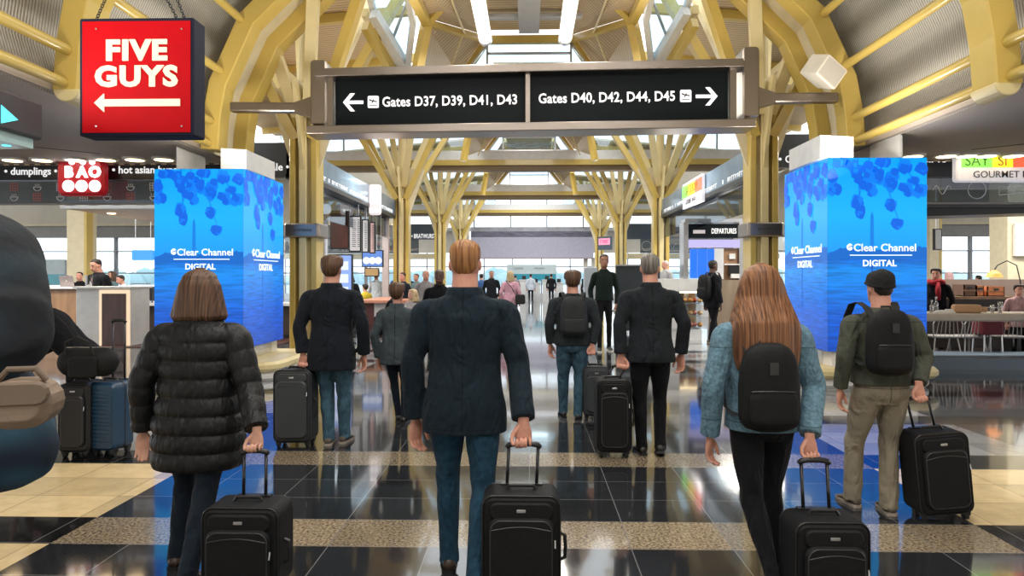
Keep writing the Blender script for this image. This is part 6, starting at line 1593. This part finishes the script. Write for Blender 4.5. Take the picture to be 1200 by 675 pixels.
# 4 man with beanie
L0 = G(1032, 4.72); b1 = barpos(1079, 471, 4.52)
t, J = person('man in a black knitted cap, olive shirt and khaki trousers on the right', L0, 1.64, skin='pink', hair=('crop', HD), top=OLIVE, legs=KHAKI, shoe=sTAN, style='soft', vox=.007, build=1.07, hem=.535, beanie=mat('black_knit', (.006, .006, .007), .9, bump=(90, .6)),
    pose=dict(handL=(-.265, .02, .83), handR=gripw(b1, L0), orientR=grip_orient(1), curlR=GRIP, elbowR=(.268, -.04, 1.06), elbowL=(-.262, -.05, 1.07), footL=(-.125, .14, 0), kneeL=(-.12, .12, .45), footR=(.045, -.02, 0), kneeR=(.075, .04, .45), legw=1.05, hemw=1.15)); cast['beanie'] = J
suitcase('black soft suitcase leaning slightly, pulled by the man in the knitted cap', (at(1101, 0, 4.62).x, 4.62, 0), .35, .585, .22, BAGB, grip_z=.79, rod_gap=.14, grip_x=-.04, roll=-.09, grip_y=.06)
backpack('black backpack worn by the man in the knitted cap', J, 1.64, .29, .43, .15, 1.175, BAGB, y=-.135, x=-.05)
# 5 grey haired man in dark suit
L0 = G(762, 6.2)
b1 = barpos(728, 431, 6.12)
t, J = person('grey-haired man in a charcoal suit, walking away right of centre', L0, 1.81, skin='pink', hair=('short', HGR), top=CHAR, legs=BLKT, shoe=sBLK, style='jacket', vox=.009, build=1.04, hem=.465, head_yaw=-.2,
    pose=dict(handR=(.28, .02, .90), handL=gripw(b1, L0), orientL=grip_orient(-1), curlL=GRIP, elbowL=(-.282, -.05, 1.17), elbowR=(.292, -.05, 1.18), footL=(-.075, .02, 0), footR=(.085, -.02, .015), kneeR=(.105, .1, .50), pitchR=-14)); cast['char'] = J
suitcase('tall black suitcase pulled by the grey-haired man in the suit', (at(718, 0, 6.16).x, 6.16, 0), .315, .69, .24, BAGB, grip_z=b1.z, rod_gap=.12, grip_x=.075, spinner=True)
# 6 man with small backpack
L0 = G(671, 7.72); b1 = barpos(694, 416, 7.6)
t, J = person('dark-haired man in a charcoal sweater and blue jeans with a backpack, walking away', L0, 1.67, skin='pink', hair=('round', HB), top=DKTEE, legs=JEAN2, shoe=sBLK, style='soft', vox=.010, build=1.07, hem=.50,
    pose=dict(handL=(-.25, .02, .84), handR=gripw(b1, L0), orientR=grip_orient(1), curlR=GRIP, footL=(-.10, .12, 0), footR=(.06, -.02, 0), elbowL=(-.262, -.04, 1.07), elbowR=(.262, -.04, 1.07), legw=1.1)); cast['bp'] = J
suitcase('mid grey suitcase behind the tall black one, pulled by the jeans wearer', (at(698, 0, 7.74).x, 7.74, 0), .30, .60, .22, BAGG, grip_z=b1.z, rod_gap=.12, grip_x=b1.x-at(698, 0, 7.74).x, spinner=True)
backpack('charcoal backpack blending with the charcoal sweater', J, 1.67, .30, .44, .13, 1.17, mat('charcoal_pack', (.014, .017, .02), .7, bump=(60, .3)), y=-.12)
# 7 green sweater man facing us
L0 = G(708, 15.0)
t, J = person('tall man in a bottle green sweater and black trousers, walking towards the camera', L0, 2.10, rz=pi, skin='tan', hair=('short', HD), top=GRNB, legs=BLKT, shoe=sWHT, style='soft', vox=.012, build=.86, hem=.52, facing_detail=True,
    pose=dict(footL=(-.10, .05, 0), footR=(.12, .2, 0)))
# 8 left coat man
L0 = G(389, 6.5); b1 = barpos(354.5, 429, 6.42)
t, J = person('man in a long black coat and blue jeans, walking away beside the left column', L0, 1.80, skin='pink', hair=('round', HB), top=COAT, legs=JEAN2, shoe=sTAN, style='jacket', vox=.009, build=1.08, hem=.40,
    pose=dict(handL=gripw(b1, L0), orientL=grip_orient(-1), curlL=GRIP, elbowL=(-.298, -.05, 1.12), elbowR=(.308, -.05, 1.13), handR=(.30, .04, .85), footL=(-.03, .0, 0), footR=(.10, .08, 0), kneeL=(-.06, .05, .49), kneeR=(.10, .06, .49), legw=1.05))
suitcase('dark grey suitcase beside the man in the long black coat', (at(347, 0, 6.45).x, 6.45, 0), .36, .73, .24, BAGD, grip_z=b1.z, rod_gap=.12, grip_x=.06, spinner=True, panel=mat('slate_nylon', (.03, .036, .042), .5))
# 9 woman in grey jacket
L0 = G(465, 7.5)
t, J = person('short dark-haired woman in a slate grey jacket, walking away left of centre', L0, 1.53, skin='pink', hair=('round', HB), top=GREYJ, legs=NAVYP, shoe=sBLK, style='jacket', vox=.010, build=1.0, female=True, hem=.42,
    pose=dict(footL=(.0, .1, 0), footR=(.08, .0, 0), legw=.9, handL=(-.20, .02, .70), elbowL=(-.24, -.04, .96)))
# 10 person at the left edge
PLD = mat('dark_plaid_wool', (.010, .016, .024), .85, bump=(20, .3)); PLB = mat('blue_plaid_wool', (.012, .05, .085), .85, bump=(20, .3))
for m_, c0, c1 in ((PLD, (.002, .004, .008, 1), (.014, .030, .042, 1)), (PLB, (.003, .012, .028, 1), (.016, .06, .095, 1))):
    nt = m_.node_tree; N = nt.nodes; L = nt.links; tc = N.new('ShaderNodeTexCoord'); ws = []
    for ax in ('X', 'Z'):
        w_ = N.new('ShaderNodeTexWave'); w_.bands_direction = ax; w_.inputs['Scale'].default_value = 3.2; w_.inputs['Distortion'].default_value = 1.2; L.new(tc.outputs['Object'], w_.inputs['Vector']); ws.append(w_)
    ad = N.new('ShaderNodeMath'); ad.operation = 'MULTIPLY'; L.new(ws[0].outputs['Fac'], ad.inputs[0]); L.new(ws[1].outputs['Fac'], ad.inputs[1])
    r_ = N.new('ShaderNodeValToRGB'); r_.color_ramp.elements[0].color = c0; r_.color_ramp.elements[1].color = c1; L.new(ad.outputs[0], r_.inputs[0]); L.new(r_.outputs[0], N['Principled BSDF'].inputs['Base Color'])
L0 = V((-1.268, 1.25, 0))
t, J = person('person in a dark plaid coat cut off by the left picture edge, very close', L0, 2.1, skin='light', hair=('short', HD), top=PLD, legs=NAVYP, shoe=sBLK, style='soft', vox=.009, build=1.0, hem=.66, sleeve=1.25,
    pose=dict(elbowR=(.315, -.05, 1.50), handR=(.0, .28, 1.47), orientR=((-1, .3, 0), (0, -.3, -1), (0, 0, 1)), curlR=(50, 50, 30), handL=(-.2, .2, 1.1)))
mb = MB(); torso(mb, [(1.205, .30, .15, 0), (1.23, .345, .19, 0), (1.29, .365, .20, 0), (1.38, .33, .18, 0), (1.48, .25, .16, 0)], m=30, n=60, fold=lambda z, a: 1+.05*sin(a*7+z*6)*(1.5-z)/.3)
mb.build('coat_skirt', PLB, J['t'], world=False, smooth=True)
t = thing('handbag', 'tan leather bag held under the arm of the plaid coated person', 'bag', (at(34, 470, 1.10).x, 1.10, 1.395), .3)
MB().rbox((-.062, -.035, -.04), (.042, .05, .038), .04, 4, axis='y').build('body', mat('tan_leather', (.20, .14, .095), .6, bump=(20, .4)), t, world=False, mods=[bevel(.02, 3)])
MB().rbox((-.062, -.041, .0), (.042, -.03, .038), .02, 3, axis='y').build('flap', mat('tan_leather_dark', (.13, .09, .06), .6), t, world=False)
MB().tube([(-.045, 0, .035), (-.03, 0, .055), (.01, 0, .055), (.025, 0, .035)], .005, 8).build('handle', mat('tan_leather_dark', (0, 0, 0)), t, world=False)
# 11 bending person with luggage
L0 = G(97, 6.55)
t, J = person('person in a black jacket bending forward over luggage at the left', L0, 1.60, rz=pi/2+.25, skin='dark', hair=('crop', HB), top=BLKJ, legs=BLKT, shoe=sBLK, style='soft', vox=.010, build=1.15, lean=.62, head_pitch=.1,
    pose=dict(handL=(-.2, .50, .80), elbowL=(-.3, .28, .95), handR=(.18, .52, .82), elbowR=(.3, .30, .96)))
suitcase('black upright suitcase at the left, beside the ribbed blue one', (at(90, 0, 6.0).x, 6.08, 0), .27, .66, .30, mat('black_shell', (.006, .006, .008), .5), grip=False, spinner=True, yaw=.1)
suitcase('dark blue hard suitcase with horizontal ribs, handle up, left side', (at(128.5, 0, 6.1).x, 6.12, 0), .285, .66, .26, mat('blue_ribbed_shell', (.012, .045, .095), .35), style='hard', grip_z=1.2, rod_gap=.12, spinner=True, yaw=-.12)
t = thing('travel_bag', 'black soft travel bag lying on top of the two suitcases', 'bag', (at(106, 0, 6.05).x, 6.02, .70), .1)
rs = []
for i in range(17):
    u = i/16; k = max(.15, (1-abs(2*u-1)**3)**.5); rs.append([V((-.26+.52*u, cos(2*pi*q/24)*.13*k, .14+sin(2*pi*q/24)*.135*k*(1+.08*sin(u*9)))) for q in range(24)])
MB().rings(rs).build('body', BAGB, t, world=False, smooth=True)
MB().tube([(-.14, -.11, .22), (-.12, -.14, .33), (-.02, -.14, .38), (.08, -.14, .33), (.10, -.11, .22)], .010, 8).build('handle', BLKM, t, world=False)
MB().rbox((-.10, -.15, .02), (.14, -.11, .20), .03, 3).build('front_pocket', BAGB, t, world=False); MB().tube([(-.20, 0, .272), (.20, 0, .272)], .005, 6).build('zip', SILVER, t, world=False)
t = thing('strap', 'loose black luggage strap hanging at the side of the travel bag', 'strap', (at(140, 0, 5.9).x, 5.9, 0)) if 0 else None

# ---- smaller figures
def mini(px, Y, H, label, top, legs=BLKT, hair=('short', HD), skin='pink', rz=0, z=0, sit=0, style='soft', shoe=sBLK, face=None, build=1.0, vox=.015, seat=True, **k):
    L0 = G(px, Y); pose = k.pop('pose', {})
    if sit:
        dz = .52*H-sit; L0.z = z-dz
        pose = dict(footL=(-.12, .42, dz), footR=(.12, .42, dz), kneeL=(-.11, .44, .52*H+.02), kneeR=(.11, .44, .52*H+.02), handL=(-.16, .40, .60*H), handR=(.16, .40, .60*H), elbowL=(-.27, .1, .62*H), elbowR=(.27, .1, .62*H))
        pose.update(k.pop('p2', {}))
    else: L0.z = z
    r = person(label, L0, H, rz=rz, skin=skin, hair=hair, top=top, legs=legs, shoe=shoe, style=style, vox=vox, build=build, facing_detail=(abs(rz) > 1.2 if face is None else face), pose=pose, **k)
    if sit and seat:
        c = G(px, Y); st = thing('stool', 'stool under the ' + label[:1].lower()+' '.join(label[1:].split()[:9]), 'stool', (c.x, c.y, z))
        zz = z+sit-.13
        MB().tube([(c.x, c.y, zz-.05), (c.x, c.y, zz)], .18, 16).build('seat', mat('stool_seat', (.12, .06, .04), .5), st)
        for q in range(4): MB().tube([(c.x+.1*cos(q*pi/2+.7), c.y+.1*sin(q*pi/2+.7), zz-.04), (c.x+.2*cos(q*pi/2+.7), c.y+.2*sin(q*pi/2+.7), z)], .014, 6).build('leg', SILVER, st)
    return r
mini(115, 17.0, 2.03, 'bearded man in a black sweater standing behind the walnut podium', BLKT, rz=pi-.5, vox=.012, head_pitch=.25, build=1.3, head_scale=1.1, z=0)
mini(93.5, 20.2, 1.76, 'man with glasses behind the laptop at the white bar', BLKT, rz=pi, hair=('crop', HD), vox=.012)
mini(79, 20.6, 1.64, 'dark-haired woman with her back turned, left of the man with glasses', BLKJ, hair=('bob', HD), rz=.5, female=True)
mini(131, 21.5, 1.78, 'brown-haired woman behind the man in the black sweater, beside the windows', TEALS, hair=('mid', HB), rz=2.6, female=True)
mini(153, 18.9, 1.70, 'person in a white shirt bending behind the coffee machine', WSH, hair=('short', HD), rz=2.3, lean=.35)
mini(515, 11.8, 1.73, 'grey-haired man in a black jacket over a grey tee shirt, facing the camera', BLKJ, hair=('short', HGR), skin='dark', rz=pi, vox=.012, style='jacket')
mini(499, 17.0, 1.78, 'white-haired older man facing us behind the dark-haired woman', GRS, hair=('crop', HW), rz=pi+.3)
mini(488, 23.5, 1.72, 'person in a teal shirt at the tables left of the grey-haired man', TEALS, rz=2.6, hair=('short', HB))
mini(441, 23.3, 1.78, 'person in a white shirt standing under the television', WSH, rz=.3, hair=('short', HD))
mini(428, 21.9, 1.30*1.2, 'seated person in a yellow top by the terracotta counter', YELS, sit=.62, rz=.8, hair=('round', HD))
mini(461, 17.8, 1.72, 'seated person with grey hair right of the terracotta counter', BLKJ, sit=.50, rz=1.3, hair=('short', HGR), skin='light')
mini(450, 24.6, 1.62, 'seated person in a brick red top behind the terracotta counter', REDT, sit=.50, rz=-.8, hair=('bob', HD))
mini(465, 26.3, 1.80, 'person in a blue shirt standing beside the slim grey pillar', BLUS, rz=2.8, hair=('short', HD))
mini(479, 27.0, 1.75, 'person in black standing far behind the second left tree column', BLKJ, rz=.2, hair=('short', HB))
mini(484, 15.6, 1.70, 'seated woman with a blonde bob left of the grey-haired man facing us', GRS, sit=.50, rz=2.2, hair=('bob', HBL), skin='light', female=True)
mini(472, 20.4, 1.74, 'dark-haired man in a navy sweater beside the second left tree column', NAVYP, rz=pi-.6, hair=('short', HD))
mini(410, 20.7, 1.72, 'person in black partly hidden behind the order screen', BLKJ, rz=.4, hair=('bob', HD))
mini(576, 25.0, 1.84, 'man in a dark suit and pale shirt facing us in the distance', CHAR, rz=pi, hair=('crop', HGR), style='jacket')
mini(564, 29.0, 1.75, 'person in a blue top half hidden behind the ginger-haired man', BLUS, rz=.3, hair=('short', HD))
r = mini(598, 21.0, 1.78, 'blonde woman in a pink sweater seen from behind in the distance', PINKS, hair=('mid', HBL), female=True, build=1.05)
c = G(604, 20.8); t = thing('shoulder_bag', 'black shoulder bag of the blonde woman in pink', 'bag', (c.x+.12, c.y, .95))
MB().rbox((c.x+.0, c.y-.1, .78), (c.x+.3, c.y+.06, 1.08), .06, 4).build('body', BLKM, t); MB().tube([(c.x+.02, c.y-.06, 1.05), (c.x-.12, c.y-.05, 1.3), (c.x-.3, c.y+.05, 1.5)], .012, 6).build('strap', BLKM, t)
mini(622, 44.2, 1.82, 'agent in a pale blue shirt with back to us at the far gate desks', WSH, vox=.018)
mini(646, 44.2, 1.82, 'person in black standing at the far gate desks', BLKJ, vox=.018)
mini(604, 44.0, 1.74, 'person in grey waiting left of the far backboard', GRS, vox=.018)
mini(688, 34, 1.7, 'person in dark clothes at the right end of the far desks', BLKJ, vox=.018)
mini(780, 20.6, 1.74, 'balding grey-haired man in a pale plaid shirt behind the bakery counter', PLAIDS, rz=1.9, hair=('crop', HW), skin='pink', vox=.012, z=.36, build=1.1)
t, J = mini(835, 16.9, 2.02, 'man in black with a backpack, facing right before the departures kiosk', BLKJ, rz=-1.15, hair=('crop', HD), skin='dark', vox=.012, build=.98, shoe=sTAN, pose=dict(footL=(-.1, .18, 0), footR=(.1, -.15, 0)))
backpack('large black backpack worn by the man before the departures kiosk', J, 2.0, .40, .62, .22, 1.36, BAGB, y=-.13)
rr_ = mini(1097, 14.75, 1.78, 'person in black with a red scarf standing behind the cream counter', BLKJ, rz=pi-.7, hair=('round', HD), z=.0, vox=.012)
mini(1112, 19.5, 1.74, 'person wearing a dusty pink headscarf near the right windows', GRS, rz=.3, hair=('mid', PINKH), vox=.012)
mini(1194, 13.75, 1.45, 'person in a dusty pink top at the right edge behind the cream counter', PINKH, rz=pi-.3, hair=('round', HD), vox=.012)
mini(1147, 22.5, 1.66, 'person in a dark blue top far inside the right shop', BLUS, rz=.3, hair=('short', HD))
c = G(1097, 14.75); sc_ = MB(); sc_.tube([(c.x+.13*cos(a), 14.75+.12*sin(a)-.01, 1.50+.02*sin(3*a)) for a in [2*pi*i/16 for i in range(17)]], .05, 8); sc_.tube([(c.x-.04, 14.62, 1.49), (c.x-.06, 14.58, 1.3), (c.x-.05, 14.57, 1.12)], [.05, .055, .04], 8)
sp_ = rr_[0]; Ri = Matrix.Rotation(-sp_.rotation_euler.z, 4, 'Z'); sc_.v = [Ri @ (v-V(sp_.location)) for v in sc_.v]
sc_.build('scarf', REDS, sp_, world=False, smooth=True)
